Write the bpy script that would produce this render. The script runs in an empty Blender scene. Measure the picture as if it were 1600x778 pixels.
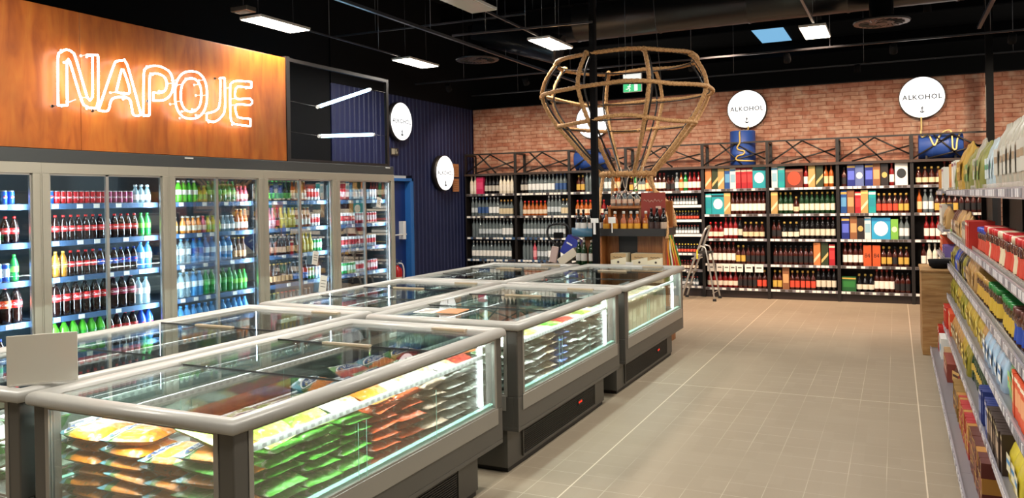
import bpy, math, random
from math import sin, cos, pi, radians
from mathutils import Vector, Matrix, noise
random.seed(7)
S = bpy.context.scene
COL = S.collection
# ------------------------------------------------------------------ camera
F_PX, CAM_H, ROLL = 1245.0, 1.65, 0.0174
YAW = math.atan(600 / 1245.0)
cd = bpy.data.cameras.new('camera'); cam = bpy.data.objects.new('camera', cd); COL.objects.link(cam)
cd.sensor_width = 36; cd.lens = F_PX / 1600 * 36; cd.shift_y = -77.56 / 1600; cd.clip_end = 100
r_ = Vector((cos(YAW), sin(YAW), 0)); f_ = Vector((-sin(YAW), cos(YAW), 0)); u_ = Vector((0, 0, 1))
cx_, cy_ = r_ * cos(ROLL) - u_ * sin(ROLL), r_ * sin(ROLL) + u_ * cos(ROLL)
m_ = Matrix((cx_, cy_, -f_)).transposed().to_4x4(); m_.translation = (0, 0, CAM_H)
cam.matrix_world = m_
S.camera = cam
# ------------------------------------------------------------------ world, view and lights
W = bpy.data.worlds.new('world'); S.world = W; W.use_nodes = True
W.node_tree.nodes['Background'].inputs[0].default_value = (1, .93, .85, 1)
W.node_tree.nodes['Background'].inputs[1].default_value = 0.30
S.view_settings.view_transform = 'Standard'; S.view_settings.look = 'None'
S.view_settings.gamma = 1; S.view_settings.use_curve_mapping = False
S.view_settings.exposure = 0.35
try:
    S.cycles.max_bounces = 8; S.cycles.transparent_max_bounces = 24; S.cycles.glossy_bounces = 4
    S.cycles.sample_clamp_indirect = 4; S.cycles.use_denoising = True
    S.cycles.caustics_reflective = False; S.cycles.caustics_refractive = False
except Exception: pass
PANEL_W, PANEL_L = .30, .78
LAMPS_SEEN = [(-6.08, 6.75), (-6.1, 9.6), (-3.9, 9.3), (-.85, 10.28)]
LAMPS_OUT = [(-4.7, 3.5), (-5.1, .8), (-3.8, 4.2), (-3.8, 1.3), (-.85, 7.4), (-.85, 4.4), (-.85, 1.5), (1.9, 9.3), (1.9, 6.2), (1.9, 3.2)]
P_PANEL, P_SPOT, P_FRIDGE, P_FREEZER = 38, 90, 15, 16
# room sizes
YB, YW = 13.13, 13.60        # front of the liquor shelves, brick wall
XL = -7.37                   # blue wall
XF = -6.20                   # face of the drinks fridges
ZC = 5.2
# ------------------------------------------------------------------ materials
def srgb(h):
    h = h.lstrip('#'); c = [int(h[i:i+2], 16) / 255 for i in (0, 2, 4)]
    return tuple(x / 12.92 if x <= .04045 else ((x + .055) / 1.055) ** 2.4 for x in c) + (1,)
MATS = {}
def mat(name, col='#808080', rough=.5, metal=0, emit=None, es=0, alpha=None, spec=None, coat=0):
    if name in MATS: return MATS[name]
    m = bpy.data.materials.new(name); m.use_nodes = True; b = m.node_tree.nodes['Principled BSDF']
    c = srgb(col) if isinstance(col, str) else col
    b.inputs['Base Color'].default_value = c; b.inputs['Roughness'].default_value = rough; b.inputs['Metallic'].default_value = metal
    if spec is not None: b.inputs['Specular IOR Level'].default_value = spec
    if coat: b.inputs['Coat Weight'].default_value = coat
    if emit: b.inputs['Emission Color'].default_value = srgb(emit); b.inputs['Emission Strength'].default_value = es
    if alpha is not None: b.inputs['Alpha'].default_value = alpha
    MATS[name] = m; return m
def nodes(m): return m.node_tree.nodes, m.node_tree.links
def N(m, t, **k):
    n = m.node_tree.nodes.new(t)
    for a, v in k.items():
        if a.startswith('_'): n.inputs[a[1:]].default_value = v
        else: setattr(n, a, v)
    return n
def glass(name, tint=(1, 1, 1, 1), ior=1.45, rough=.01, boost=1.0):
    m = bpy.data.materials.new(name); m.use_nodes = True; nt = m.node_tree; nt.nodes.clear()
    o = N(m, 'ShaderNodeOutputMaterial'); t = N(m, 'ShaderNodeBsdfTransparent'); t.inputs[0].default_value = tint
    g = N(m, 'ShaderNodeBsdfGlossy'); g.inputs['Roughness'].default_value = rough; f = N(m, 'ShaderNodeFresnel'); f.inputs[0].default_value = ior
    mu = N(m, 'ShaderNodeMath', operation='MULTIPLY'); mu.inputs[1].default_value = boost
    mx = N(m, 'ShaderNodeMixShader'); L = nt.links.new
    L(f.outputs[0], mu.inputs[0]); L(mu.outputs[0], mx.inputs[0]); L(t.outputs[0], mx.inputs[1]); L(g.outputs[0], mx.inputs[2]); L(mx.outputs[0], o.inputs[0])
    MATS[name] = m; return m
def ramp(m, src, stops, interp='LINEAR'):
    r = N(m, 'ShaderNodeValToRGB'); r.color_ramp.interpolation = interp
    el = r.color_ramp.elements
    while len(el) < len(stops): el.new(.5)
    for e, (p, c) in zip(el, stops): e.position = p; e.color = srgb(c) if isinstance(c, str) else c
    m.node_tree.links.new(src, r.inputs[0]); return r
def mixc(m, fac, a, b, mode='MIX'):
    x = N(m, 'ShaderNodeMix', data_type='RGBA', blend_type=mode); L = m.node_tree.links.new
    for s, v in ((0, fac), (6, a), (7, b)):
        if hasattr(v, 'is_output'): L(v, x.inputs[s])
        else: x.inputs[s].default_value = v
    return x.outputs[2]
def bump(m, src, strength=.3, dist=.01):
    b = N(m, 'ShaderNodeBump'); b.inputs['Strength'].default_value = strength; b.inputs['Distance'].default_value = dist
    m.node_tree.links.new(src, b.inputs['Height']); m.node_tree.links.new(b.outputs[0], m.node_tree.nodes['Principled BSDF'].inputs['Normal'])

M = dict(
    black=mat('black_paint', '#06070a', .85, spec=.2), ceil=mat('ceiling_black', '#050608', .7), duct=mat('duct_black', '#16171a', .32),
    steel=mat('dark_steel', '#1a1615', .45), track=mat('track_metal', '#5b5f66', .35, .7),
    chrome=mat('chrome', '#c9cacb', .22, 1), alu=mat('aluminium', '#c2bfb8', .32, .85),
    frame=mat('champagne_frame', '#aaa596', .38, .35), header=mat('header_grey', '#3a3d3d', .5),
    rail=mat('rail_plastic', '#aeadA7', .3), body=mat('freezer_body', '#53514c', .42, .2), bodyl=mat('freezer_panel', '#918e86', .35, .3),
    kick=mat('kick_black', '#0e0d0d', .5), liner=mat('liner', '#b9bcb9', .35), linerd=mat('liner_dark', '#6b6c69', .5),
    white=mat('white_plastic', '#e9e9e6', .45), paper=mat('paper', '#e8e4da', .7), tagw=mat('tag_white', '#efece4', .6), tagd=mat('tag_dark', '#4a4340', .5),
    blueshelf=mat('blue_grey_rail', '#46658c', .4, .1), shelfwire=mat('fridge_shelf', '#52647a', .4, .3), fback=mat('fridge_back', '#33454f', .5),
    shelfdk=mat('shelf_dark', '#241816', .5), shelflt=mat('shelf_grey', '#85838a', .4, .3),
    bluedoor=mat('blue_door', '#152d68', .35), blueframe=mat('blue_frame', '#2f6cb4', .3), red=mat('red_paint', '#b01214', .3), rubber=mat('rubber', '#141414', .7),
    drum=mat('drum_blue', '#284a96', .45), cord=mat('yellow_cord', '#c9ab5c', .6), tin=mat('sheet_silver', '#8b8880', .3, .8),
    led=mat('led_white', '#ffffff', .5, emit='#f6fbff', es=6), neon=mat('neon_tube', '#ffffff', .5, emit='#fff6ee', es=9),
    ledblue=mat('led_blue_white', '#ffffff', .5, emit='#a8e2ff', es=12), disc=mat('sign_disc', '#ffffff', .5, emit='#fbfdff', es=.86),
    panel=mat('lamp_diffuser', '#ffffff', .5, emit='#fff1d8', es=14), ink=mat('sign_ink', '#060608', .8),
    exitg=mat('exit_green', '#17a866', .5, emit='#17a866', es=.7), exitw=mat('exit_white', '#dfe6e2', .5, emit='#f2f7f4', es=.5),
    sky=mat('skylight_pane', '#5f97bd', .4, emit='#7db6dd', es=.8), redled=mat('red_display', '#ff2a10', .5, emit='#ff2a10', es=1.5),
    clearpl=mat('clear_plastic', '#d8d5cc', .15, alpha=.5), pricepl=mat('price_strip', '#9997a0', .25), pricep=mat('price_paper', '#cfccd0', .5), priced=mat('price_dim', '#87848c', .5),
    mint=mat('mint_edge', '#9fd6c6', .3))
glass('fridge_glass', (.93, .97, .98, 1), 1.5, .005, .55)
glass('freezer_glass', (.93, .98, .96, 1), 1.45, .005, .5)
glass('lid_glass', (.95, .97, .96, 1), 1.5, .01, .6)
def clear_mat(name, col, a=.55):
    m = mat(name, col, .06, 0, alpha=a, coat=.3); return m
# brick
def brick_mat():
    m = mat('brick_wall', '#8a4a38', .85); nt = m.node_tree; L = nt.links.new; b = nt.nodes['Principled BSDF']
    tc = N(m, 'ShaderNodeTexCoord'); mp = N(m, 'ShaderNodeMapping'); mp.inputs['Rotation'].default_value = (pi/2, 0, 0)
    L(tc.outputs['Object'], mp.inputs[0])
    nz = N(m, 'ShaderNodeTexNoise'); nz.inputs['Scale'].default_value = 5; L(tc.outputs['Object'], nz.inputs[0])
    v = N(m, 'ShaderNodeVectorMath', operation='MULTIPLY_ADD'); L(nz.outputs['Color'], v.inputs[0]); v.inputs[1].default_value = (.035, .035, .035); L(mp.outputs[0], v.inputs[2])
    bt = N(m, 'ShaderNodeTexBrick'); bt.offset = .5
    for k, x in dict(Scale=1, **{'Mortar Size': .007, 'Mortar Smooth': .3, 'Bias': 0, 'Brick Width': .24, 'Row Height': .066}).items(): bt.inputs[k].default_value = x
    bt.inputs['Color1'].default_value = srgb('#a8664e'); bt.inputs['Color2'].default_value = srgb('#c9a890'); bt.inputs['Mortar'].default_value = srgb('#7e4a38')
    L(v.outputs[0], bt.inputs[0])
    n2 = N(m, 'ShaderNodeTexNoise'); n2.inputs['Scale'].default_value = 9; n2.inputs['Detail'].default_value = 6; L(tc.outputs['Object'], n2.inputs[0])
    r = ramp(m, n2.outputs[0], [(.3, '#955540'), (.5, '#b87e68'), (.7, '#d3b4a0')])
    c = mixc(m, .5, bt.outputs['Color'], r.outputs[0]); L(c, b.inputs['Base Color'])
    inv = N(m, 'ShaderNodeMath', operation='SUBTRACT'); inv.inputs[0].default_value = 1; L(bt.outputs['Fac'], inv.inputs[1])
    ad = N(m, 'ShaderNodeMath', operation='MULTIPLY_ADD'); L(n2.outputs[0], ad.inputs[0]); ad.inputs[1].default_value = .5; L(inv.outputs[0], ad.inputs[2])
    bump(m, ad.outputs[0], .7, .012); return m
def tile_mat():
    m = mat('floor_tiles', '#a08c76', .32); nt = m.node_tree; L = nt.links.new; b = nt.nodes['Principled BSDF']
    tc = N(m, 'ShaderNodeTexCoord'); sp = N(m, 'ShaderNodeSeparateXYZ'); L(tc.outputs['Object'], sp.inputs[0])
    def line(src, off, pitch, w):
        a = N(m, 'ShaderNodeMath', operation='SUBTRACT'); L(src, a.inputs[0]); a.inputs[1].default_value = off
        p = N(m, 'ShaderNodeMath', operation='PINGPONG'); L(a.outputs[0], p.inputs[0]); p.inputs[1].default_value = pitch / 2
        l = N(m, 'ShaderNodeMath', operation='LESS_THAN'); L(p.outputs[0], l.inputs[0]); l.inputs[1].default_value = w / 2
        return l.outputs[0]
    def mx(a, c, op='MAXIMUM'):
        x = N(m, 'ShaderNodeMath', operation=op); L(a, x.inputs[0])
        if hasattr(c, 'is_output'): L(c, x.inputs[1])
        else: x.inputs[1].default_value = c
        return x.outputs[0]
    X, Y = sp.outputs[0], sp.outputs[1]
    thin = mx(line(X, .13, .2042, .0035), line(Y, 6.925, .2055, .0035))
    nz = N(m, 'ShaderNodeTexNoise'); nz.inputs['Scale'].default_value = .9; nz.inputs['Detail'].default_value = 3; L(tc.outputs['Object'], nz.inputs[0])
    worn = N(m, 'ShaderNodeMapRange'); L(nz.outputs[0], worn.inputs[0]); worn.inputs[1].default_value = .42; worn.inputs[2].default_value = .62; worn.inputs[3].default_value = .12; worn.inputs[4].default_value = .7
    thinm = mx(thin, worn.outputs[0], 'MULTIPLY')
    thick = mx(line(X, .13, 1.838, .008), line(Y, 6.925, 6.165, .008))
    allm = mx(thinm, thick)
    wn = N(m, 'ShaderNodeTexWhiteNoise', noise_dimensions='2D'); sn = N(m, 'ShaderNodeVectorMath', operation='SNAP'); sn.inputs[1].default_value = (.2042, .2055, 1)
    L(tc.outputs['Object'], sn.inputs[0]); L(sn.outputs[0], wn.inputs['Vector'])
    base = ramp(m, wn.outputs[0], [(0, '#918470'), (1, '#958874')])
    L(mixc(m, allm, base.outputs[0], srgb('#cfc2ac')), b.inputs['Base Color'])
    n2 = N(m, 'ShaderNodeTexNoise'); n2.inputs['Scale'].default_value = 2.2; n2.inputs['Detail'].default_value = 5; L(tc.outputs['Object'], n2.inputs[0])
    rr = N(m, 'ShaderNodeMapRange'); L(n2.outputs[0], rr.inputs[0]); rr.inputs[3].default_value = .5; rr.inputs[4].default_value = .62; L(rr.outputs[0], b.inputs['Roughness'])
    inv = N(m, 'ShaderNodeMath', operation='SUBTRACT'); inv.inputs[0].default_value = 1; L(thin, inv.inputs[1]); bump(m, inv.outputs[0], .15, .002); return m
def wood_mat(name, c1, c2, c3, axis=2, scale=3, rough=.5, stretch=9):
    m = mat(name, c2, rough); L = m.node_tree.links.new; b = m.node_tree.nodes['Principled BSDF']
    tc = N(m, 'ShaderNodeTexCoord'); mp = N(m, 'ShaderNodeMapping'); s = [stretch] * 3; s[axis] = 1; mp.inputs['Scale'].default_value = s; L(tc.outputs['Object'], mp.inputs[0])
    nz = N(m, 'ShaderNodeTexNoise'); nz.inputs['Scale'].default_value = scale; nz.inputs['Detail'].default_value = 8; nz.inputs['Distortion'].default_value = .6; L(mp.outputs[0], nz.inputs[0])
    n2 = N(m, 'ShaderNodeTexNoise'); n2.inputs['Scale'].default_value = 1.3; n2.inputs['Detail'].default_value = 4; L(tc.outputs['Object'], n2.inputs[0])
    r = ramp(m, nz.outputs[0], [(.3, c1), (.5, c2), (.72, c3)]); r2 = ramp(m, n2.outputs[0], [(.3, '#b8b8b8'), (.7, '#ffffff')])
    L(mixc(m, 1.0, r.outputs[0], r2.outputs[0], 'MULTIPLY'), b.inputs['Base Color']); bump(m, nz.outputs[0], .12, .003); return m
BRICK = brick_mat(); TILE = tile_mat()
ORANGE = wood_mat('orange_plywood', '#a24e0c', '#c0661a', '#cc7826', 2, 2, .38, 5)
KWOOD = wood_mat('display_wood', '#9a5a26', '#b87238', '#c98a4e', 2, 4, .45)
OAK = wood_mat('oak_end', '#9c713f', '#b98c55', '#cda873', 0, 4, .5)
CORR = mat('corrugated_blue', '#131c45', .6, .0)
def hemp():
    m = mat('hemp_rope', '#b98a55', .8); L = m.node_tree.links.new; b = m.node_tree.nodes['Principled BSDF']
    tc = N(m, 'ShaderNodeTexCoord'); n = N(m, 'ShaderNodeTexNoise'); n.inputs['Scale'].default_value = 60; n.inputs['Detail'].default_value = 3; L(tc.outputs['Object'], n.inputs[0])
    r = ramp(m, n.outputs[0], [(.3, '#9c6e42'), (.7, '#d3a873')]); L(r.outputs[0], b.inputs['Base Color']); bump(m, n.outputs[0], .5, .004); return m
HEMP = hemp()
# ------------------------------------------------------------------ mesh builder
class MB:
    def __init__(s): s.v = []; s.f = []; s.m = []; s.sm = []
    def add(s, vs, fs, mi=0, smooth=False):
        o = len(s.v); s.v += [tuple(v) for v in vs]
        for f in fs: s.f.append([o + i for i in f]); s.m.append(mi); s.sm.append(smooth)
        return s
    def box(s, x0, x1, y0, y1, z0, z1, mi=0):
        x0, x1 = sorted((x0, x1)); y0, y1 = sorted((y0, y1)); z0, z1 = sorted((z0, z1))
        return s.add([(x, y, z) for z in (z0, z1) for x, y in ((x0, y0), (x1, y0), (x1, y1), (x0, y1))],
                     [(3, 2, 1, 0), (4, 5, 6, 7), (0, 1, 5, 4), (1, 2, 6, 5), (2, 3, 7, 6), (3, 0, 4, 7)], mi)
    def obox(s, c, sx, sy, sz, rz=0, rx=0, ry=0, mi=0):
        R = Matrix.Rotation(rz, 3, 'Z') @ Matrix.Rotation(ry, 3, 'Y') @ Matrix.Rotation(rx, 3, 'X'); c = Vector(c)
        vs = [c + R @ Vector((x * sx / 2, y * sy / 2, z * sz / 2)) for z in (-1, 1) for x, y in ((-1, -1), (1, -1), (1, 1), (-1, 1))]
        return s.add(vs, [(3, 2, 1, 0), (4, 5, 6, 7), (0, 1, 5, 4), (1, 2, 6, 5), (2, 3, 7, 6), (3, 0, 4, 7)], mi)
    def lathe(s, prof, n=16, mats=None, c=(0, 0, 0), M3=None, close=True, sq=0):
        vs = []; c = Vector(c)
        for r, z in prof:
            for i in range(n):
                a = 2 * pi * i / n + (pi / n if n == 4 else 0); k = 1
                if sq and r > .018: k = 1 / max(abs(cos(a)), abs(sin(a))) ** sq
                p = Vector((r * k * cos(a), r * k * sin(a), z)); vs.append(c + (M3 @ p if M3 else p))
        o = len(s.v); s.v += [tuple(v) for v in vs]
        for j in range(len(prof) - 1):
            for i in range(n):
                a, b = j * n + i, j * n + (i + 1) % n
                s.f.append([o + a, o + b, o + b + n, o + a + n]); s.m.append(mats[j] if mats else 0); s.sm.append(True)
        if close:
            s.f.append([o + i for i in reversed(range(n))]); s.m.append(mats[0] if mats else 0); s.sm.append(False)
            t = o + (len(prof) - 1) * n; s.f.append([t + i for i in range(n)]); s.m.append(mats[-1] if mats else 0); s.sm.append(False)
        return s
    def rod(s, a, b, r, mi=0, n=8, r2=None):
        a, b = Vector(a), Vector(b); d = b - a; L = d.length
        R = Vector((0, 0, 1)).rotation_difference(d).to_matrix()
        return s.lathe([(r, 0), (r2 or r, L)], n, [mi], a, R)
    def tube(s, pts, r, mi=0, n=8, closed=False, twist=0, lobe=0):
        pts = [Vector(p) for p in pts]; N_ = len(pts); rings = []; up = None; dist = 0
        for i, p in enumerate(pts):
            if closed: t = (pts[(i + 1) % N_] - pts[i - 1])
            else: t = pts[min(i + 1, N_ - 1)] - pts[max(i - 1, 0)]
            t.normalize()
            if up is None:
                up = Vector((0, 0, 1)) if abs(t.z) < .9 else Vector((1, 0, 0))
            up = (up - t * up.dot(t)).normalized(); q = t.cross(up)
            if i: dist += (p - pts[i - 1]).length
            rings.append([p + (up * cos(a) + q * sin(a)) * r * (1 + lobe * cos(3 * (a - twist * dist))) for a in [2 * pi * k / n for k in range(n)]])
        o = len(s.v); s.v += [tuple(v) for R in rings for v in R]
        for j in range(N_ if closed else N_ - 1):
            for i in range(n):
                a, b = j * n + i, j * n + (i + 1) % n; c, d = ((j + 1) % N_) * n + (i + 1) % n, ((j + 1) % N_) * n + i
                s.f.append([o + a, o + b, o + c, o + d]); s.m.append(mi); s.sm.append(True)
        if not closed:
            s.f.append([o + i for i in reversed(range(n))]); s.m.append(mi); s.sm.append(False)
            t = o + (N_ - 1) * n; s.f.append([t + i for i in range(n)]); s.m.append(mi); s.sm.append(False)
        return s
    def prism(s, poly, y0, y1, mi=0, ax='y'):
        n = len(poly)
        def P(a, b, t): return {'y': (a, t, b), 'x': (t, a, b), 'z': (a, b, t)}[ax]
        vs = [P(a, b, y0) for a, b in poly] + [P(a, b, y1) for a, b in poly]
        return s.add(vs, [list(range(n)), list(range(2 * n - 1, n - 1, -1))] + [(i, n + i, n + (i + 1) % n, (i + 1) % n) for i in range(n)], mi)
    def ball(s, c, r, mi=0, n=10, k=6, sc=(1, 1, 1), jit=0):
        vs = []; c = Vector(c)
        for j in range(k + 1):
            t = pi * j / k
            for i in range(n):
                a = 2 * pi * i / n; d = Vector((sin(t) * cos(a) * sc[0], sin(t) * sin(a) * sc[1], cos(t) * sc[2])) * r
                if jit: d *= 1 + jit * (noise.noise(Vector(c) * 7 + d * 40))
                vs.append(c + d)
        fs = [(j * n + i, (j + 1) * n + i, (j + 1) * n + (i + 1) % n, j * n + (i + 1) % n) for j in range(k) for i in range(n)]
        return s.add(vs, fs, mi, True)
    def mesh(s, name, mats):
        me = bpy.data.meshes.new(name); me.from_pydata(s.v, [], s.f)
        for m in (mats if isinstance(mats, (list, tuple)) else [mats]): me.materials.append(M[m] if isinstance(m, str) and m in M else (MATS[m] if isinstance(m, str) else m))
        me.polygons.foreach_set('material_index', s.m); me.polygons.foreach_set('use_smooth', s.sm); me.update(); me.validate(); return me
    def build(s, name, mats, parent=None, bevel=0, loc=None, rot=None):
        o = bpy.data.objects.new(name, s.mesh(name, mats)); COL.objects.link(o)
        if parent: o.parent = parent
        if loc: o.location = loc
        if rot: o.rotation_euler = rot
        if bevel:
            b = o.modifiers.new('bevel', 'BEVEL'); b.width = bevel; b.segments = 2; b.limit_method = 'ANGLE'
        return o
def empty(name, loc=(0, 0, 0), rz=0):
    o = bpy.data.objects.new(name, None); COL.objects.link(o); o.location = loc; o.rotation_euler = (0, 0, rz); o.empty_display_size = .1; return o
def tag(o, label=None, cat=None, group=None, kind=None):
    if label: o['label'] = label
    if cat: o['category'] = cat
    if group: o['group'] = group
    if kind: o['kind'] = kind
    return o
def struct(o, label=None):
    o['kind'] = 'structure'
    if label: o['label'] = label
    return o
def dup(root, parent=None, loc=None, rz=None):
    c = root.copy(); COL.objects.link(c)
    if parent is not None: c.parent = parent
    if loc is not None: c.location = loc
    if rz is not None: c.rotation_euler = (0, 0, rz)
    for ch in [k for k in KIDS.get(root.name, root.children)]: dup(ch, c)
    return c
KIDS = {}
ORD = ['first', 'second', 'third', 'fourth', 'fifth', 'sixth', 'seventh', 'eighth', 'ninth', 'tenth', 'eleventh', 'twelfth', 'thirteenth', 'fourteenth', 'fifteenth', 'sixteenth', 'seventeenth', 'eighteenth', 'nineteenth', 'twentieth']
TXT = {}
def text_verts(body, size=1.0, spacing=1.0, shear=0, res=2, bold=0):
    k = (body, size, spacing, shear, bold)
    if k in TXT: return TXT[k]
    c = bpy.data.curves.new('txt', 'FONT'); c.body = body; c.size = size; c.align_x = 'CENTER'; c.align_y = 'CENTER'; c.space_character = spacing; c.shear = shear; c.resolution_u = res; c.offset = bold
    o = bpy.data.objects.new('txt', c); COL.objects.link(o); dg = bpy.context.evaluated_depsgraph_get(); me = bpy.data.meshes.new_from_object(o.evaluated_get(dg))
    vs = [tuple(v.co) for v in me.vertices]; fs = [list(p.vertices) for p in me.polygons]
    bpy.data.objects.remove(o); bpy.data.curves.remove(c); bpy.data.meshes.remove(me); TXT[k] = (vs, fs); return TXT[k]
def add_text(mb, body, size, fn, mi=0, spacing=1.0, shear=0, bold=0):
    vs, fs = text_verts(body, size, spacing, shear, bold=bold); mb.add([fn(x, y) for x, y, z in vs], fs, mi); return mb
def catmull(pts, step=.03, closed=False):
    pts = [Vector(p) for p in pts]; n = len(pts); out = []
    for i in range(n if closed else n - 1):
        g = (lambda k: pts[k % n]) if closed else (lambda k: pts[max(0, min(n - 1, k))])
        p0, p1, p2, p3 = g(i - 1), g(i), g(i + 1), g(i + 2); m = max(1, int((p2 - p1).length / step))
        for j in range(m):
            t = j / m; out.append(.5 * ((2 * p1) + (p2 - p0) * t + (2 * p0 - 5 * p1 + 4 * p2 - p3) * t * t + (3 * p1 - p0 - 3 * p2 + p3) * t ** 3))
    if not closed: out.append(pts[-1])
    return out
# ------------------------------------------------------------------ structure
struct(MB().box(XL - .3, 6, -3, 24, -.1, 0).build('floor', TILE), 'beige tiled shop floor with pale grout lines')
struct(MB().box(XL - .3, 6, -3, 24, ZC, ZC + .1).build('ceiling', 'ceil'), 'black painted ceiling of the shop')
struct(MB().box(XL, 5, YW, YW + .15, 0, 3.39).build('wall_back', BRICK), 'brick wall behind the liquor shelves')
struct(MB().box(XL - .3, 6, YW + .02, YW + .13, 3.39, 3.41).box(XL - .3, 6, 23.8, 24, 0, ZC).build('wall_back_upper', 'ceil'), 'black wall above the brick')
# corrugated blue wall: ribs along Y
def corr(y0, y1, z0, z1, mats, name, label):
    mb = MB(); y = y0; prof = []
    while y < y1 - .001:
        prof += [(XL, y), (XL, min(y + .055, y1)), (XL + .012, min(y + .070, y1)), (XL + .012, min(y + .10, y1))]; y += .12
    prof.append((XL, y1)); n = len(prof)
    vs = [(x, y, z0) for x, y in prof] + [(x, y, z1) for x, y in prof] 
    mb.add(vs, [(i, i + 1, n + i + 1, n + i) for i in range(n - 1)])
    mb.box(XL - .12, XL - .02, y0, y1, z0, z1)
    return struct(mb.build(name, mats), label)
DOORY0, DOORY1, DOORZ = 10.45, 11.38, 2.03
corr(9.3, DOORY0 - .12, 0, 3.39, CORR, 'wall_left', 'dark blue corrugated wall between fridge and door')
corr(DOORY1 + .03, YW, 0, 3.39, CORR, 'wall_left_far', 'dark blue corrugated wall beside the liquor shelves')
corr(DOORY0 - .12, DOORY1 + .03, DOORZ + .05, 3.39, CORR, 'wall_left_over_door', 'dark blue corrugated wall over the door')
struct(MB().box(XL - .12, XL - .02, -3, 9.3, 0, ZC).box(XL - .12, XL, 9.3, 24, 3.39, ZC).build('wall_left_black', 'black'), 'black wall behind and above the fridges')
struct(MB().box(XL - .3, 6, -3.1, -3, 0, ZC).build('wall_front', mat('wall_pale', '#b9b2a6', .8)), 'wall behind the viewer')
# door in the blue wall, with its frame, glazed strip and push bar
d = MB(); d.box(XL - .10, XL - .06, DOORY0 + .06, DOORY1 - .06, .01, DOORZ - .05)
struct(d.build('door_1', 'bluedoor', bevel=.004), 'blue exit door beside the fridges'); door = bpy.data.objects['door_1']
fr = MB(); fr.box(XL - .13, XL + .05, DOORY0, DOORY0 + .06, 0, DOORZ); fr.box(XL - .13, XL + .05, DOORY1 - .06, DOORY1, 0, DOORZ); fr.box(XL - .13, XL + .05, DOORY0, DOORY1, DOORZ - .05, DOORZ)
fr.box(XL - .13, XL + .05, DOORY1 - .10, DOORY1 - .06, 0, DOORZ - .05)
fr.build('door_frame', 'blueframe', door, bevel=.006)
MB().box(XL - .05, XL - .03, DOORY0 + .08, DOORY0 + .17, .05, DOORZ - .1).build('white_edge_strip', 'white', door)
pb = MB(); pb.rod((XL + .02, DOORY0 + .1, 1.1), (XL + .02, DOORY1 - .2, 1.1), .013); pb.box(XL - .06, XL + .03, DOORY1 - .3, DOORY1 - .22, 1.02, 1.32); pb.box(XL - .06, XL + .03, DOORY0 + .1, DOORY0 + .14, 1.05, 1.15)
pb.build('push_bar', 'white', door, bevel=.004)
# fire extinguisher by the door
fe = empty('fire_extinguisher', (XL + .14, 10.72, .18))
MB().lathe([(.075, 0), (.08, .02), (.08, .34), (.07, .39), (.03, .42), (.022, .44)], 20).build('cylinder', 'red', fe)
MB().rod((0, 0, .44), (0, 0, .48), .018).obox((.02, 0, .5), .12, .02, .015, ry=-.3).obox((.02, 0, .53), .12, .02, .012, ry=.35).build('valve_handle', 'chrome', fe)
MB().tube(catmull([(.0, .02, .47), (.03, .09, .46), (.05, .11, .35), (.05, .10, .15)], .02), .012).build('hose', 'white', fe)
MB().lathe([(.0808, .14), (.0808, .26)], 20, close=False).build('label_band', mat('ext_label', '#d8c9b4', .5), fe)
tag(fe, 'red fire extinguisher standing against the blue door frame', 'fire extinguisher')
MB().box(-.06, .1, -.09, .09, -.02, 0).build('wall_bracket_foot', 'black', fe)
# steel stand that holds it off the floor
MB().box(-.02, .02, -.02, .02, -.18, -.02).box(-.08, .08, -.08, .08, -.18, -.165).build('stand', 'black', fe)

# ------------------------------------------------------------------ the panel and dark frame over the fridges
pn = empty('orange_sign_board', (XF - .04, 5, 2.1))
def loc_box(mb, x0, x1, y0, y1, z0, z1, o, mi=0): return mb.box(x0 - o[0], x1 - o[0], y0 - o[1], y1 - o[1], z0 - o[2], z1 - o[2], mi)
o_ = (XF - .04, 5, 2.1)
b1 = MB(); loc_box(b1, XF - .06, XF - .02, 4.512, 7.04, 2.13, 3.30, o_); b1.build('plywood_sheet', ORANGE, pn, bevel=.002)
b1 = MB(); loc_box(b1, XF - .06, XF - .02, 1.5, 4.508, 2.13, 3.30, o_); b1.build('plywood_sheet', ORANGE, pn, bevel=.002)
b1 = MB(); loc_box(b1, XF - .075, XF - .008, 7.045, 7.10, 2.1, 3.32, o_); loc_box(b1, XF - .1, XF - .062, 1.5, 7.05, 2.13, 3.31, o_); b1.build('edge_profile', 'steel', pn)
tag(pn, 'stained orange plywood board above the fridges carrying the neon word', 'sign board')
fm = MB(); fm.box(XF - .06, XF - .02, 7.10, 9.08, 3.27, 3.31).box(XF - .06, XF - .02, 9.03, 9.08, 2.12, 3.27).box(XF - .06, XF - .02, 7.1, 9.03, 2.12, 2.16)
fo = fm.build('dark_frame', 'steel'); tag(fo, 'thin black steel frame right of the orange board holding two light tubes', 'frame')
def ledtube(y0, z0, y1, z1, label):
    t = empty('light_tube', (XF - .03, (y0 + y1) / 2, (z0 + z1) / 2)); dy, dz = (y1 - y0) / 2, (z1 - z0) / 2
    MB().rod((0, -dy, -dz), (0, dy, dz), .02).build('tube', 'ledblue', t)
    u = Vector((0, dy, dz)).normalized()
    for s in (-1, 1):
        c = Vector((0, dy, dz)) * s; MB().rod(c - u * .015, c + u * .015, .022).build('end_cap', 'white', t)
    MB().rod((0, -dy, -dz), (0, 7.1 - (y0 + y1) / 2, -dz + .02), .003).build('wire', 'steel', t); MB().rod((0, dy, dz), (0, 9.05 - (y0 + y1) / 2, dz + .0), .003).build('wire', 'steel', t)
    tag(t, label, 'light tube', 'light tubes in the dark frame')
ledtube(7.61, 2.80, 8.66, 3.13, 'upper blue-white light tube, tilted, in the dark frame')
ledtube(7.63, 2.45, 8.72, 2.54, 'lower blue-white light tube, nearly level, in the dark frame')
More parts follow.
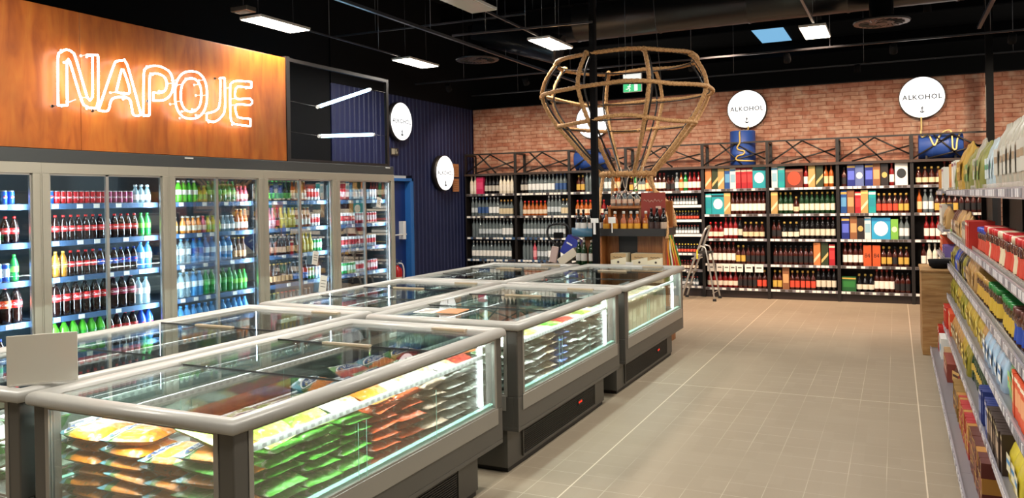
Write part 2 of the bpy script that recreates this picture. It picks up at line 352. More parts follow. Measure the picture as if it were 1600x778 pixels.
# neon word, letter by letter
NEON = {'N':[[(4.251,2.479),(4.256,2.86),(4.283,2.919),(4.334,2.948),(4.387,2.933),(4.417,2.876),(4.512,2.574),(4.536,2.549),(4.56,2.579),(4.567,2.931)],[(4.331,2.487),(4.334,2.855),(4.346,2.872),(4.359,2.853),(4.457,2.55),(4.495,2.5),(4.558,2.488),(4.612,2.542),(4.62,2.939)],[(4.251,2.479),(4.331,2.487)],[(4.513,2.932),(4.62,2.948)]],'A':[[(4.615,2.475),(4.767,2.869),(4.802,2.92),(4.858,2.936),(4.906,2.907),(5.044,2.472)],[(4.615,2.475),(4.707,2.48),(4.756,2.589),(4.917,2.606),(4.963,2.467),(5.044,2.472)],[(4.791,2.651),(4.85,2.856),(4.866,2.858),(4.927,2.662),(4.791,2.651)]],'P':[[(5.067,2.469),(5.079,2.839),(5.108,2.905),(5.173,2.934),(5.268,2.94),(5.369,2.902),(5.406,2.806),(5.379,2.702),(5.3,2.635),(5.176,2.616)],[(5.131,2.474),(5.143,2.824),(5.172,2.859),(5.238,2.87),(5.309,2.846),(5.332,2.783),(5.307,2.721),(5.253,2.695),(5.178,2.691)],[(5.067,2.469),(5.131,2.474)],[(5.176,2.616),(5.178,2.691)]],'J':[[(5.992,2.93),(5.98,2.678),(5.928,2.595),(5.806,2.554)],[(6.049,2.938),(6.048,2.641),(6.0,2.539),(5.897,2.477),(5.804,2.491)],[(5.992,2.93),(6.049,2.938)],[(5.806,2.554),(5.804,2.491)]],'E':[[(6.423,2.945),(6.224,2.929),(6.153,2.903),(6.122,2.846),(6.121,2.543),(6.155,2.489),(6.214,2.475),(6.399,2.472)],[(6.421,2.882),(6.229,2.87),(6.199,2.844),(6.202,2.745),(6.406,2.762),(6.405,2.699),(6.201,2.678),(6.207,2.572),(6.245,2.549),(6.401,2.549)],[(6.423,2.945),(6.421,2.882)],[(6.401,2.549),(6.399,2.472)]],'O':[[(5.815,2.738),(5.805,2.65),(5.778,2.584),(5.737,2.534),(5.683,2.501),(5.61,2.485),(5.539,2.488),(5.488,2.512),(5.452,2.554),(5.43,2.612),(5.424,2.694),(5.433,2.778),(5.458,2.842),(5.496,2.892),(5.548,2.927),(5.62,2.946),(5.693,2.947),(5.746,2.925),(5.785,2.884),(5.809,2.824),(5.815,2.738)],[(5.742,2.73),(5.735,2.668),(5.719,2.623),(5.692,2.588),(5.658,2.564),(5.612,2.553),(5.566,2.556),(5.533,2.573),(5.51,2.602),(5.495,2.644),(5.492,2.702),(5.498,2.761),(5.514,2.806),(5.539,2.841),(5.573,2.865),(5.619,2.878),(5.665,2.877),(5.699,2.861),(5.723,2.832),(5.738,2.79),(5.742,2.73)]]}
for ch, lines in NEON.items():
    c0 = Vector((XF + .06, sum(p[0] for p in lines[0]) / len(lines[0]), sum(p[1] for p in lines[0]) / len(lines[0])))
    root = empty('neon_letter', c0); mb = MB()
    for pl in lines:
        pts = [Vector((0, y - c0.y, z - c0.z)) for y, z in pl]
        pts = catmull(pts, .02) if len(pts) > 2 else pts
        mb.tube(pts, .0088, n=8)
    mb.build('glass_tube', 'neon', root)
    for pl in lines:
        for y, z in pl[::3]: st = MB(); st.rod((-.075, y - c0.y, z - c0.z), (.0, y - c0.y, z - c0.z), .004, n=6); st.rod((-.08, y - c0.y, z - c0.z), (-.07, y - c0.y, z - c0.z), .012, n=8); st.build('standoff', 'white', root)
    if ch == 'N': st2 = MB().tube(catmull([(-.07, -.02, -.2), (-.04, -.06, -.25), (0, .0, -.22)], .02), .005).build('cable', 'white', root)
    n_of = {'N': 'first, two-legged', 'A': 'second, pointed', 'P': 'third, with upper bowl', 'O': 'fourth, oval', 'J': 'fifth, hooked', 'E': 'last, three-armed'}[ch]
    tag(root, 'white neon tube letter %s on the orange board, %s' % (ch, n_of), 'neon letter', 'neon letters on the orange board')

# ------------------------------------------------------------------ drinks fridges
SHZ = [1.675, 1.365, 1.06, .73, .40]
fridge_bays = []
BAYN = ['leftmost fridge bay', 'second fridge bay from left', 'middle fridge bay', 'fourth fridge bay from left', 'rightmost fridge bay']
JAMB = .072
hd = MB().box(XL + .05, XF + .0, 1.6, 9.14, 2.015, 2.125).build('fridge_canopy', 'header', bevel=.004)
tag(hd, 'long dark grey header beam running along the top of the drinks fridges', 'header beam')
for y, n in ((5.63, 0), (9.0, 1)):
    MB().box(XF, XF + .006, y - .05, y + .05, 2.10, 2.112).build('nameplate', 'white', hd)
for bi in range(-1, 5):
    y0 = 4.13 + 1.25 * (bi - 1); y1 = y0 + 1.25
    if bi < 0: continue
    rt = empty('display_fridge', (XF, y0, 0)); A = lambda x, y, z: (x - XF, y - y0, z)
    def bx(mb, x0, x1, ya, yb, z0, z1, mi=0): return mb.box(x0 - XF, x1 - XF, ya - y0, yb - y0, z0, z1, mi)
    c = MB(); bx(c, XF - .82, XF - .77, y0, y1, .1, 2.0)
    c.build('back_panel', 'fback', rt)
    c = MB(); bx(c, XF - .8, XF - .02, y0, y1, 0, .18); bx(c, XF - .8, XF - .02, y0, y1, 1.97, 2.012)
    if bi == 4: bx(c, XF - .8, XF - .02, y1 - .02, y1, .18, 2.0)
    c.build('cabinet_shell', 'header', rt)
    c = MB(); bx(c, XF - .03, XF + .012, y0, y1, 1.925, 2.013); bx(c, XF - .03, XF + .012, y0, y1, .12, .20)
    for ya, yb in ((y0, y0 + JAMB), (y1 - JAMB, y1)): bx(c, XF - .03, XF + .014, ya + .001, yb - .001, .20, 1.925)
    for yy in (y0 + .002, y1 - .012): bx(c, XF + .014, XF + .02, yy, yy + .01, .2, 1.925)
    c.build('front_frame', 'frame', rt, bevel=.003)
    ym = (y0 + y1) / 2 - .02
    for k, (ya, yb) in enumerate(((y0 + JAMB, ym), (ym, y1 - JAMB))):
        dr = MB(); bx(dr, XF - .018, XF - .008, ya + .012, yb - .012, .212, 1.913)
        g = dr.build('glass_door', 'fridge_glass', rt)
        e = MB(); 
        for a, b in ((ya, ya + .014), (yb - .014, yb)): bx(e, XF - .024, XF - .002, a, b, .2, 1.925)
        bx(e, XF - .024, XF - .002, ya, yb, 1.911, 1.925)
        e.build('door_edge', 'alu', g)
    lp = MB()
    for yy in (y0 + .035, y1 - .055): bx(lp, XF - .05, XF - .032, yy, yy + .02, .25, 1.9)
    lp.build('light_strip', 'led', rt)
    for si, z in enumerate(SHZ):
        s = MB(); bx(s, XF - .75, XF - .12, y0 + .03, y1 - .03, z - .02, z)
        sh = s.build('shelf', 'shelfwire', rt)
        p = MB(); bx(p, XF - .12, XF - .108, y0 + .03, y1 - .03, z - .042, z + .004)
        yy = y0 + .12 + .05 * ((si * 3 + bi) % 3)
        while yy < y1 - .15: bx(p, XF - .108, XF - .105, yy, yy + .055, z - .036, z + .0, 1); yy += random.choice((.16, .22, .29, .36))
        p.build('price_rail', ['blueshelf', 'tagw'], sh)
    tag(rt, 'glass-fronted drinks fridge with two sliding doors, %s' % BAYN[bi], 'display fridge', 'glass-fronted drinks fridges')
    fridge_bays.append((y0, y1))
    for yy, tilt in ((y0 + .08, .9), (y1 - .08, -.9), ):
        l = bpy.data.lights.new('fridge_light', 'AREA'); l.shape = 'RECTANGLE'; l.size = 1.6; l.size_y = .03; l.energy = P_FRIDGE; l.color = (.72, .9, 1)
        lo = bpy.data.objects.new('fridge_light', l); COL.objects.link(lo); lo.parent = rt
        dirv = Vector((-.62, .78 if tilt > 0 else -.78, 0)).normalized()
        zc = -dirv; xc = Vector((0, 0, 1)); yc = zc.cross(xc)
        mm = Matrix((xc, yc, zc)).transposed().to_4x4(); mm.translation = (-.05, yy - y0, 1.06); lo.matrix_local = mm
    # paper notices on the doors of the right-hand bays
for y, z, w, h, lb in ((8.75, 1.64, .09, .13, 'small white paper notice taped high on the rightmost fridge door'), (7.45, 1.0, .10, .16, 'white paper notice on the fourth fridge bay, the higher one'), (7.58, .68, .13, .2, 'white paper notice on the fourth fridge bay, the lower tilted one')):
    o = MB().box(-.002, .002, -w / 2, w / 2, -h / 2, h / 2).build('paper_notice', 'paper', loc=(XF + .004 + .02, y, z), rot=(radians(-12), 0, 0))
    for zz in (-.03, 0, .03): MB().box(.002, .0026, -w / 3, w / 3, zz * h * 6, zz * h * 6 + .006).build('printed_line', 'ink', o)
    tag(o, lb, 'notice', 'paper notices on the fridge doors')

# ------------------------------------------------------------------ bottle, can and box makers
def pm(kind, col, **k):
    n = '%s_%s' % (kind, col.lstrip('#')); return MATS[n] if n in MATS else mat(n, col, **k)
def bottle_profile(shape):
    P_ = {  # body profile with (radius,height); label band (z0,z1); cap (z0)
     'pet':  ([(.026, 0), (.032, .012), (.033, .05), (.030, .075), (.033, .1), (.033, .135), (.026, .165), (.015, .19), (.0125, .2)], (.078, .125), .2, .0135, .018),
     'petl': ([(.034, 0), (.043, .015), (.044, .07), (.041, .1), (.044, .12), (.044, .19), (.036, .225), (.018, .262), (.0135, .275)], (.125, .185), .275, .015, .018),
     'water': ([(.03, 0), (.037, .015), (.036, .06), (.034, .08), (.037, .1), (.037, .165), (.030, .195), (.016, .22), (.0125, .235)], (.1, .155), .235, .0145, .018),
     'beer': ([(.026, 0), (.031, .008), (.031, .115), (.026, .145), (.0145, .175), (.0125, .215), (.0135, .222)], (.03, .095), .222, .0142, .012),
     'small': ([(.026, 0), (.03, .01), (.03, .09), (.025, .115), (.014, .135), (.013, .155)], (.03, .08), .155, .017, .016),
     'tall': ([(.03, 0), (.036, .008), (.036, .18), (.03, .205), (.0145, .235), (.0135, .275)], (.05, .15), .275, .0165, .035),
     'slim': ([(.028, 0), (.032, .008), (.033, .2), (.027, .225), (.014, .25), (.013, .285)], (.06, .14), .285, .0155, .035),
     'square': ([(.03, 0), (.034, .006), (.034, .155), (.024, .18), (.015, .195), (.014, .235)], (.035, .125), .235, .017, .03),
     'round': ([(.034, 0), (.042, .01), (.043, .11), (.036, .15), (.018, .18), (.0145, .21)], (.035, .1), .21, .018, .03),
     'wine': ([(.032, 0), (.037, .008), (.037, .18), (.030, .21), (.0155, .24), (.014, .27)], (.05, .14), .27, .0155, .03),
     'mini': ([(.02, 0), (.023, .005), (.023, .08), (.017, .1), (.01, .115), (.009, .13)], (.02, .065), .13, .0115, .02)}
    return P_[shape]
def interp_r(prof, z):
    for (r0, z0), (r1, z1) in zip(prof, prof[1:]):
        if z0 <= z <= z1: return r0 + (r1 - r0) * (z - z0) / max(1e-6, z1 - z0)
    return prof[-1][0]
PROTO = {}
def bottle(shape, glassm, labelc, capc, parts=False, script=None, mark=None):
    """a bottle; parts=True gives it a label and cap as children."""
    key = (shape, glassm, labelc, capc, parts, script, mark)
    if key in PROTO: return PROTO[key]
    prof, (l0, l1), zc, rc, hc = bottle_profile(shape); n = 16 if parts else 10
    gm = MATS[glassm]; lm = pm('lab', labelc, rough=.5) if labelc else gm; cm = pm('cap', capc, rough=.35)
    sq = .8 if shape == 'square' else 0
    if sq: n = 16
    lr = max(interp_r(prof, l0), interp_r(prof, l1)) + .0008
    if parts:
        body = MB().lathe(prof, n, [0] * (len(prof) - 1), sq=sq).mesh('bottle', gm)
        lab = MB()
        if labelc: lab.lathe([(lr, l0), (lr, l1)], n, [0], close=False, sq=sq)
        h = l1 - l0
        if script: add_text(lab, script[0], h * .62 * script[1], lambda x, y: ((lr + .001) * cos(x / lr), (lr + .001) * sin(x / lr), (l0 + l1) / 2 + y), 1, .8, .35)
        if mark == 'disc':
            for k, c in ((2, 1), (3, -1)):
                vs = [((lr + .001) * cos(.0), 0, (l0 + l1) / 2)]; R = h * .3
                for i in range(13):
                    a = pi * i / 12 * c; yy = R * cos(a); vs.append(((lr + .001) * cos(yy / lr), (lr + .001) * sin(yy / lr), (l0 + l1) / 2 + R * sin(a)))
                fs = [(0, i, i + 1) if c > 0 else (0, i + 1, i) for i in range(1, 13)]; lab.add(vs, fs, k)
        labm = lab.mesh('label', [lm, pm('ink', script[2] if script else '#ffffff', rough=.5), pm('ink', '#d01c2c'), pm('ink', '#1d4fb8')]) if labelc else None
        cap = MB().lathe([(rc, 0), (rc, hc * .8), (rc * .85, hc)], 12, [0, 0], c=(0, 0, zc)).mesh('cap', cm)
        PROTO[key] = ('P', body, labm, cap)
    else:
        p2 = []; ms = []
        for i, (r, z) in enumerate(prof):
            p2.append((r, z))
        zs = sorted(set([z for _, z in prof] + [l0, l1])); p2 = [(interp_r(prof, z), z) for z in zs]
        ms = [1 if (labelc and l0 - 1e-6 <= a[1] and b[1] <= l1 + 1e-6) else 0 for a, b in zip(p2, p2[1:])]
        p2 += [(rc, zc), (rc, zc + hc * .9), (rc * .7, zc + hc)]; ms += [2, 2, 2]
        b = MB().lathe(p2, n, ms, sq=sq)
        if labelc and not sq:   # a darker emblem on the label
            hh = (l1 - l0)
        PROTO[key] = ('S', b.mesh('bottle', [gm, lm, cm]), None, None)
    return PROTO[key]
def can(col, top, h=.115, r=.0265, script=None, mark=None, band=None):
    key = ('can', col, top, h, r, script, mark, band)
    if key in PROTO: return PROTO[key]
    b = MB().lathe([(r * .85, 0), (r, .008), (r, h * .3), (r, h * .72), (r, h - .01), (r * .88, h)], 16, [1, 0, 0 if not band else 2, 0, 1])
    if script: add_text(b, script[0], h * .3 * script[1], lambda x, y: ((r + .0008) * cos(x / r), (r + .0008) * sin(x / r), h * .5 + y), 3, .8, .35)
    if mark == 'disc':
        R = .015
        for k, c, up in ((4, 1, 1), (5, -1, 1)):
            vs = [(r + .0008, 0, h * .5)]
            for i in range(13):
                a = pi * i / 12 * c; yy = R * cos(a); vs.append(((r + .0008) * cos(yy / r), (r + .0008) * sin(yy / r), h * .5 + R * sin(a)))
            b.add(vs, [(0, i, i + 1) if c > 0 else (0, i + 1, i) for i in range(1, 13)], k)
        vs = []; 
        for i in range(9):
            t = -1 + i / 4; yy = R * .98 * t; w = .0035 * (1 - t * t) + .0006; zz = h * .5 + .004 * sin(t * 2.4)
            for q in (-w, w): vs.append(((r + .0014) * cos(yy / r), (r + .0014) * sin(yy / r), zz + q))
        b.add(vs, [(2 * i, 2 * i + 2, 2 * i + 3, 2 * i + 1) for i in range(8)], 3)
    body = b.mesh('can', [pm('can', col, rough=.28, metal=.35), pm('canend', top, rough=.3, metal=.8), pm('can', band or col, rough=.3, metal=.2), pm('ink', script[2] if script else '#ffffff'), pm('ink', '#d01c2c'), pm('ink', '#1d4fb8')])
    PROTO[key] = ('S', body, None, None); return PROTO[key]
def carton(w, dd, h, col, front, accent=None, shape=0):
    key = ('box', w, dd, h, col, front, accent, shape)
    if key in PROTO: return PROTO[key]
    b = MB(); e = .0015
    b.box(-dd / 2, dd / 2, -w / 2, w / 2, 0, h, 0); x = dd / 2 + .0006
    if shape == 0: b.add([(x, -w * .42, h * .3), (x, w * .42, h * .3), (x, w * .42, h * .7), (x, -w * .42, h * .7)], [(0, 1, 2, 3)], 1)
    elif shape == 1: b.add([(x, 0, h * .5)] + [(x, w * .38 * cos(2 * pi * i / 16), h * .5 + w * .38 * sin(2 * pi * i / 16)) for i in range(16)], [(0, 1 + i, 1 + (i + 1) % 16) for i in range(16)], 1)
    elif shape == 2: b.add([(x, -w * .5, h * .1), (x, w * .5, h * .45), (x, w * .5, h * .6), (x, -w * .5, h * .25)], [(0, 1, 2, 3)], 1)
    elif shape == 3: add_text(b, '84', w * .75, lambda a_, z_: (x, a_, h * .5 + z_), 1, .95)
    if accent: b.add([(x, -w * .5, h * .84), (x, w * .5, h * .84), (x, w * .5, h * .93), (x, -w * .5, h * .93)], [(0, 1, 2, 3)], 2)
    PROTO[key] = ('S', b.mesh('carton', [pm('box', col, rough=.45), pm('box', front, rough=.45), pm('box', accent or col, rough=.45)]), None, None); return PROTO[key]
def put(proto, name, loc, rz, label, cat, group):
    t, body, lab, cap = proto
    o = bpy.data.objects.new(name, body); COL.objects.link(o); o.location = loc; o.rotation_euler = (0, 0, rz)
    tag(o, label, cat, group)
    if t == 'P':
        for nm, me in (('label', lab), ('cap', cap)):
            if me: c = bpy.data.objects.new(nm, me); COL.objects.link(c); c.parent = o
    return o
# glass and plastics
clear_mat('g_clear', '#a8c4d0', .42); clear_mat('g_blue', '#58a4e0', .6); clear_mat('g_green', '#1f8a3c', .85); clear_mat('g_lime', '#57c42e', .85)
clear_mat('g_deepblue', '#1548b0', .9); clear_mat('g_vodka', '#8a999f', .42)
for n, c in (('g_cola', '#1b0907'), ('g_brown', '#3a1708'), ('g_dark', '#100c0d'), ('g_amber', '#a5531a'), ('g_tea', '#b87a2c'), ('g_whisky', '#3f160c'), ('g_red', '#7c1212'), ('g_pink', '#c75a6a'), ('g_orange', '#d9812a'), ('g_yellow', '#d3bb3a'), ('g_milk', '#e4dccb'), ('g_dgreen', '#16361c'), ('g_purple', '#5a1c46'), ('g_bluevodka', '#2b4f8c'), ('g_white', '#dfe3e3')):
    mat(n, c, .08, coat=.4)
# fill a fridge shelf: runs along Y from y0 to y1
def run_row(x, ya, yb, z, runs, where, rz=0, along='y', rows=1, jitter=.003, grp=None, sc=None):
    tot = sum(n * w for _, n, w, *_ in runs); L = yb - ya; k = min(1.0, L / tot); cnt = {}
    for r in runs: cnt[r[3]] = cnt.get(r[3], 0) + (r[1] if r[0] else 0)
    seen = {}; pos = ya + max(0, (L - tot * k) / 2)
    for pr, n, w, desc, name, cat in runs:
        for i in range(n):
            c = pos + w * k * .5; pos += w * k
            if pr is None: continue
            seen[desc] = seen.get(desc, 0) + 1; q = seen[desc]; T = cnt[desc]
            if T == 1: lb = '%s, %s' % (desc, where)
            elif q == 1: lb = '%s, leftmost, %s' % (desc, where)
            elif q == T: lb = '%s, rightmost, %s' % (desc, where)
            else: lb = '%s, %s from left, %s' % (desc, ORD[min(q - 1, 19)], where)
            j = random.uniform(-jitter, jitter)
            loc = (x + j, c, z) if along == 'y' else (c, x + j, z)
            o = put(pr, name, loc, rz + random.uniform(-.15, .15), lb, cat, grp)
            if sc: o.scale = sc
CC = ('Coca-Cola', .85, '#ffffff')
B = bottle
K = {}
def kind(code, pr, w, desc, name, cat): K[code] = (pr, w, desc, name, cat)
P1 = True
kind('cola', B('pet', 'g_cola', '#c81a1c', '#b81414', P1, CC), .07, 'red-labelled cola bottle', 'cola_bottle', 'cola bottle')
kind('colaL', B('petl', 'g_cola', '#c81a1c', '#2a2024', P1, CC), .092, 'large red-labelled cola bottle', 'cola_bottle', 'cola bottle')
kind('colao', B('petl', 'g_cola', '#d9552a', '#c01818', P1, CC), .092, 'cola bottle with orange-red label', 'cola_bottle', 'cola bottle')
kind('cherry', B('petl', 'g_cola', '#8c1a3a', '#7a1838', P1, CC), .09, 'cola bottle with cherry label', 'cola_bottle', 'cola bottle')
kind('colar', B('petl', 'g_cola', '#b01c1c', '#e01c1c', P1, CC), .09, 'cola bottle with bright red cap', 'cola_bottle', 'cola bottle')
kind('pepsi', B('pet', 'g_cola', '#1b48b4', '#1c3f9a', P1, None, 'disc'), .07, 'blue-labelled cola bottle', 'cola_bottle', 'cola bottle')
kind('blueb', B('petl', 'g_deepblue', '#1b48b4', '#1c3f9a', P1, None, 'disc'), .09, 'dark blue soft drink bottle', 'soft_drink_bottle', 'soft drink bottle')
kind('green', B('petl', 'g_lime', '#2f9e2c', '#2a9a3a', P1, ('7', 1.2, '#e8f0e4')), .09, 'bright green soft drink bottle', 'soft_drink_bottle', 'soft drink bottle')
kind('greens', B('pet', 'g_green', '#6cc43c', '#2a9a3a', P1), .07, 'small green soft drink bottle', 'soft_drink_bottle', 'soft drink bottle')
kind('yel', B('pet', 'g_tea', '#c9a648', '#caa54a', P1), .07, 'yellow iced tea bottle', 'tea_bottle', 'tea bottle')
kind('water', B('water', 'g_blue', '#cfe4f0', '#3c8fd6', P1), .078, 'light blue water bottle', 'water_bottle', 'water bottle')
kind('waterc', B('water', 'g_clear', '#dfe8ec', '#5a9ac8', P1), .078, 'clear water bottle', 'water_bottle', 'water bottle')
kind('waterd', B('water', 'g_blue', '#224c9c', '#1f55b8', P1), .078, 'water bottle with dark blue label', 'water_bottle', 'water bottle')
kind('waterg', B('water', 'g_green', '#3fae4a', '#28883a', P1), .08, 'green mineral water bottle', 'water_bottle', 'water bottle')
kind('waterw', B('small', 'g_clear', '#f0f0ee', '#e2e8ea', P1), .07, 'small clear bottle with white label', 'water_bottle', 'water bottle')
kind('lime', B('pet', 'g_lime', '#e8e4d0', '#eaf0dc', P1), .072, 'pale green lemonade bottle', 'soft_drink_bottle', 'soft drink bottle')
kind('juice', B('small', 'g_orange', '#e8dcc0', '#d8d2c0', P1), .066, 'small orange juice bottle', 'juice_bottle', 'juice bottle')
kind('juicer', B('small', 'g_pink', '#e6c8b8', '#c83a3a', P1), .066, 'small pink juice bottle', 'juice_bottle', 'juice bottle')
kind('juiceg', B('small', 'g_yellow', '#9cc050', '#88a83a', P1), .066, 'small yellow-green juice bottle', 'juice_bottle', 'juice bottle')
kind('tea', B('small', 'g_tea', '#e0c890', '#e8e2d0', P1), .066, 'small amber tea bottle', 'tea_bottle', 'tea bottle')
kind('beerg', B('beer', 'g_dgreen', '#4fa63a', '#3aa648', P1), .066, 'green-labelled beer bottle', 'beer_bottle', 'beer bottle')
kind('beery', B('beer', 'g_dgreen', '#c9c08a', '#d0b860', P1), .066, 'beer bottle with pale yellow label', 'beer_bottle', 'beer bottle')
kind('beerb', B('beer', 'g_brown', '#c79a6c', '#caa048', P1), .066, 'brown beer bottle with tan label', 'beer_bottle', 'beer bottle')
kind('beerw', B('beer', 'g_amber', '#e6e2d4', '#d8c890', P1), .066, 'amber beer bottle with white label', 'beer_bottle', 'beer bottle')
kind('beerd', B('beer', 'g_dark', '#94705c', '#c8a890', P1), .066, 'black beer bottle with brown label', 'beer_bottle', 'beer bottle')
kind('beerr', B('beer', 'g_brown', '#b8323a', '#b82a30', P1), .066, 'brown beer bottle with red label', 'beer_bottle', 'beer bottle')
kind('beerk', B('beer', 'g_yellow', '#e2d060', '#d8c850', P1), .066, 'yellow flavoured beer bottle', 'beer_bottle', 'beer bottle')
kind('beerp', B('beer', 'g_pink', '#d8a0a8', '#b84a8a', P1), .066, 'pink flavoured beer bottle', 'beer_bottle', 'beer bottle')
kind('beerbl', B('beer', 'g_dark', '#5c84c8', '#c9c9d0', P1), .066, 'black beer bottle with blue label', 'beer_bottle', 'beer bottle')
kind('cgold', can('#c49a3a', '#b8b4a8', band='#d8c070'), .06, 'gold drink can', 'drink_can', 'drink can')
kind('cpepsi', can('#1556c8', '#b8b8b8', mark='disc'), .06, 'blue can with round emblem', 'drink_can', 'drink can')
kind('cred', can('#c81a24', '#c0c0c0', script=('Coca-Cola', .8, '#ffffff')), .058, 'red cola can', 'drink_can', 'drink can')
kind('cpurp', can('#8c1c50', '#c0c0c0', script=('Coca-Cola', .8, '#ffffff')), .058, 'cherry-purple cola can', 'drink_can', 'drink can')
kind('cgreen', can('#cfd8c8', '#c0c0c0', h=.1, band='#4fa64c'), .06, 'short white and green can', 'drink_can', 'drink can')
kind('cdark', can('#3c4450', '#a8a8a8', h=.1, band='#c0c8cc'), .06, 'short grey can', 'drink_can', 'drink can')
kind('cred2', can('#1c4fae', '#c8ccd4', h=.15, band='#c8ccd4'), .06, 'tall blue and silver energy can', 'drink_can', 'drink can')
kind('cwhite', can('#d8dde0', '#c0c0c0', h=.15, band='#c83038'), .06, 'tall white can with red band', 'drink_can', 'drink can')
kind('cblue', can('#9cc4dc', '#c0c0c0', h=.15, band='#e8eef2'), .06, 'tall pale blue can', 'drink_can', 'drink can')
kind('credb', can('#c4303a', '#c0c0c0', h=.15, band='#e6c8c8'), .06, 'tall red beer can', 'drink_can', 'drink can')
kind('cgrn', can('#2f9a4c', '#c0c0c0', h=.15, band='#d8e8d8'), .06, 'tall green beer can', 'drink_can', 'drink can')
def R_(spec):
    out = []
    for it in spec.split():
        c, n = it.split('*')
        if c == '_': out.append((None, 1, float(n), '', '', ''))
        else: out.append((K[c][0], int(n), K[c][1], K[c][2], K[c][3], K[c][4]))
    return out
FILL = [
 ['waterw*3 cgold*12 cpepsi*2', 'cola*6 cdark*5 cgreen*4 cola*2', 'green*2 cred2*14 greens*1', 'cola*1 colao*11 colaL*1', 'blueb*4 cola*4 pepsi*7'],
 ['cpepsi*3 cred*9 cpurp*5 waterw*3', 'cola*14 greens*2', 'yel*4 cola*4 pepsi*6 water*2', 'colaL*7 cherry*3 waterc*2', '_*.12 green*6 colar*4 blueb*2'],
 ['lime*2 _*.05 lime*4 juiceg*2 greens*6 juicer*3', 'tea*3 _*.04 juice*4 juicer*1 juiceg*3 waterw*3 beerw*3', 'waterc*4 waterd*2 water*5 beerb*3', 'waterc*4 water*2 waterg*5 greens*3', 'waterd*2 water*12'],
 ['beerg*8 beerw*4 cwhite*4', 'beerp*4 beerr*1 beerk*4 beerw*4 cwhite*3', 'beerd*7 beerb*3 beerr*1 beerk*3 cgrn*3', 'beerd*2 beerb*6 beerbl*4 cgrn*2 cblue*2', 'beery*5 beerr*4 beerd*4 credb*3'],
 ['cgreen*1 credb*4 cblue*5 cwhite*1 cblue*4', 'credb*2 cwhite*5 credb*8', 'cwhite*14', 'cblue*1 cgrn*6 cwhite*3 credb*5', 'cwhite*6 credb*8'],
]
SHN = ['top shelf', 'second shelf', 'third shelf', 'fourth shelf', 'fifth shelf']
for bi, (y0, y1) in enumerate(fridge_bays):
    for si, z in enumerate(SHZ):
        run_row(XF - .175, y0 + .06, y1 - .06, z + .001, R_(FILL[bi][si]), '%s, %s' % (SHN[si], BAYN[bi]), grp='drinks, %s of %s' % (SHN[si], BAYN[bi]))
# ------------------------------------------------------------------ frozen food bags
def bag_mat(name, main, end, mid, food, food2, foodpos=(.2, .0), foodr=.33):
    m = mat(name, main, .42, coat=.12); L = m.node_tree.links.new; b = m.node_tree.nodes['Principled BSDF']
    tc = N(m, 'ShaderNodeTexCoord'); sp = N(m, 'ShaderNodeSeparateXYZ'); L(tc.outputs['Object'], sp.inputs[0])
    nz = N(m, 'ShaderNodeTexNoise'); nz.inputs['Scale'].default_value = 22; nz.inputs['Detail'].default_value = 3; L(tc.outputs['Object'], nz.inputs[0])
    y = N(m, 'ShaderNodeMath', operation='MULTIPLY_ADD'); L(sp.outputs[1], y.inputs[0]); y.inputs[1].default_value = 3.6; y.inputs[2].default_value = .38
    a = N(m, 'ShaderNodeMath', operation='MULTIPLY_ADD'); L(nz.outputs[0], a.inputs[0]); a.inputs[1].default_value = .24; L(y.outputs[0], a.inputs[2])
    base = ramp(m, a.outputs[0], [(0, main), (.60, main), (.64, mid), (.72, mid), (.745, end), (1, end)], 'CONSTANT')
    v = N(m, 'ShaderNodeVectorMath', operation='DISTANCE'); L(tc.outputs['Object'], v.inputs[0]); v.inputs[1].default_value = (.045, -.045, .03)
    d = N(m, 'ShaderNodeMath', operation='MULTIPLY_ADD'); L(nz.outputs[0], d.inputs[0]); d.inputs[1].default_value = .05; L(v.outputs[1], d.inputs[2])
    f = N(m, 'ShaderNodeMath', operation='LESS_THAN'); L(d.outputs[0], f.inputs[0]); f.inputs[1].default_value = .085
    n2 = N(m, 'ShaderNodeTexVoronoi'); n2.inputs['Scale'].default_value = 55; L(tc.outputs['Object'], n2.inputs[0])
    fr = ramp(m, n2.outputs['Distance'], [(.2, food), (.6, food2)])
    n4 = N(m, 'ShaderNodeTexNoise'); n4.inputs['Scale'].default_value = 34; n4.inputs['Detail'].default_value = 2; L(tc.outputs['Object'], n4.inputs[0])
    oi = N(m, 'ShaderNodeObjectInfo'); ad = N(m, 'ShaderNodeMath', operation='MULTIPLY_ADD'); L(oi.outputs['Random'], ad.inputs[0]); ad.inputs[1].default_value = .10; L(n4.outputs[0], ad.inputs[2])
    pr = ramp(m, ad.outputs[0], [(0, mid), (.36, mid), (.40, '#ffffff'), (.60, '#ffffff'), (.63, food2), (.68, '#e6e2d8')], 'CONSTANT')
    pf = N(m, 'ShaderNodeMath', operation='MULTIPLY'); pf.inputs[1].default_value = .6
    w1 = N(m, 'ShaderNodeMath', operation='SUBTRACT'); w1.inputs[1].default_value = .5; L(ad.outputs[0], w1.inputs[0]); w2 = N(m, 'ShaderNodeMath', operation='ABSOLUTE'); L(w1.outputs[0], w2.inputs[0]); w3 = N(m, 'ShaderNodeMath', operation='GREATER_THAN'); L(w2.outputs[0], w3.inputs[0]); w3.inputs[1].default_value = .13; L(w3.outputs[0], pf.inputs[0])
    printed = mixc(m, pf.outputs[0], base.outputs[0], pr.outputs[0])
    vr = ramp(m, oi.outputs['Random'], [(0, '#c9c9c9'), (1, '#ffffff')]); printed = mixc(m, 1.0, printed, vr.outputs[0], 'MULTIPLY')
    L(mixc(m, f.outputs[0], printed, fr.outputs[0]), b.inputs['Base Color'])
    n3 = N(m, 'ShaderNodeTexNoise'); n3.inputs['Scale'].default_value = 14; n3.inputs['Distortion'].default_value = 1.2; L(tc.outputs['Object'], n3.inputs[0]); bump(m, n3.outputs[0], .8, .02)
    return m
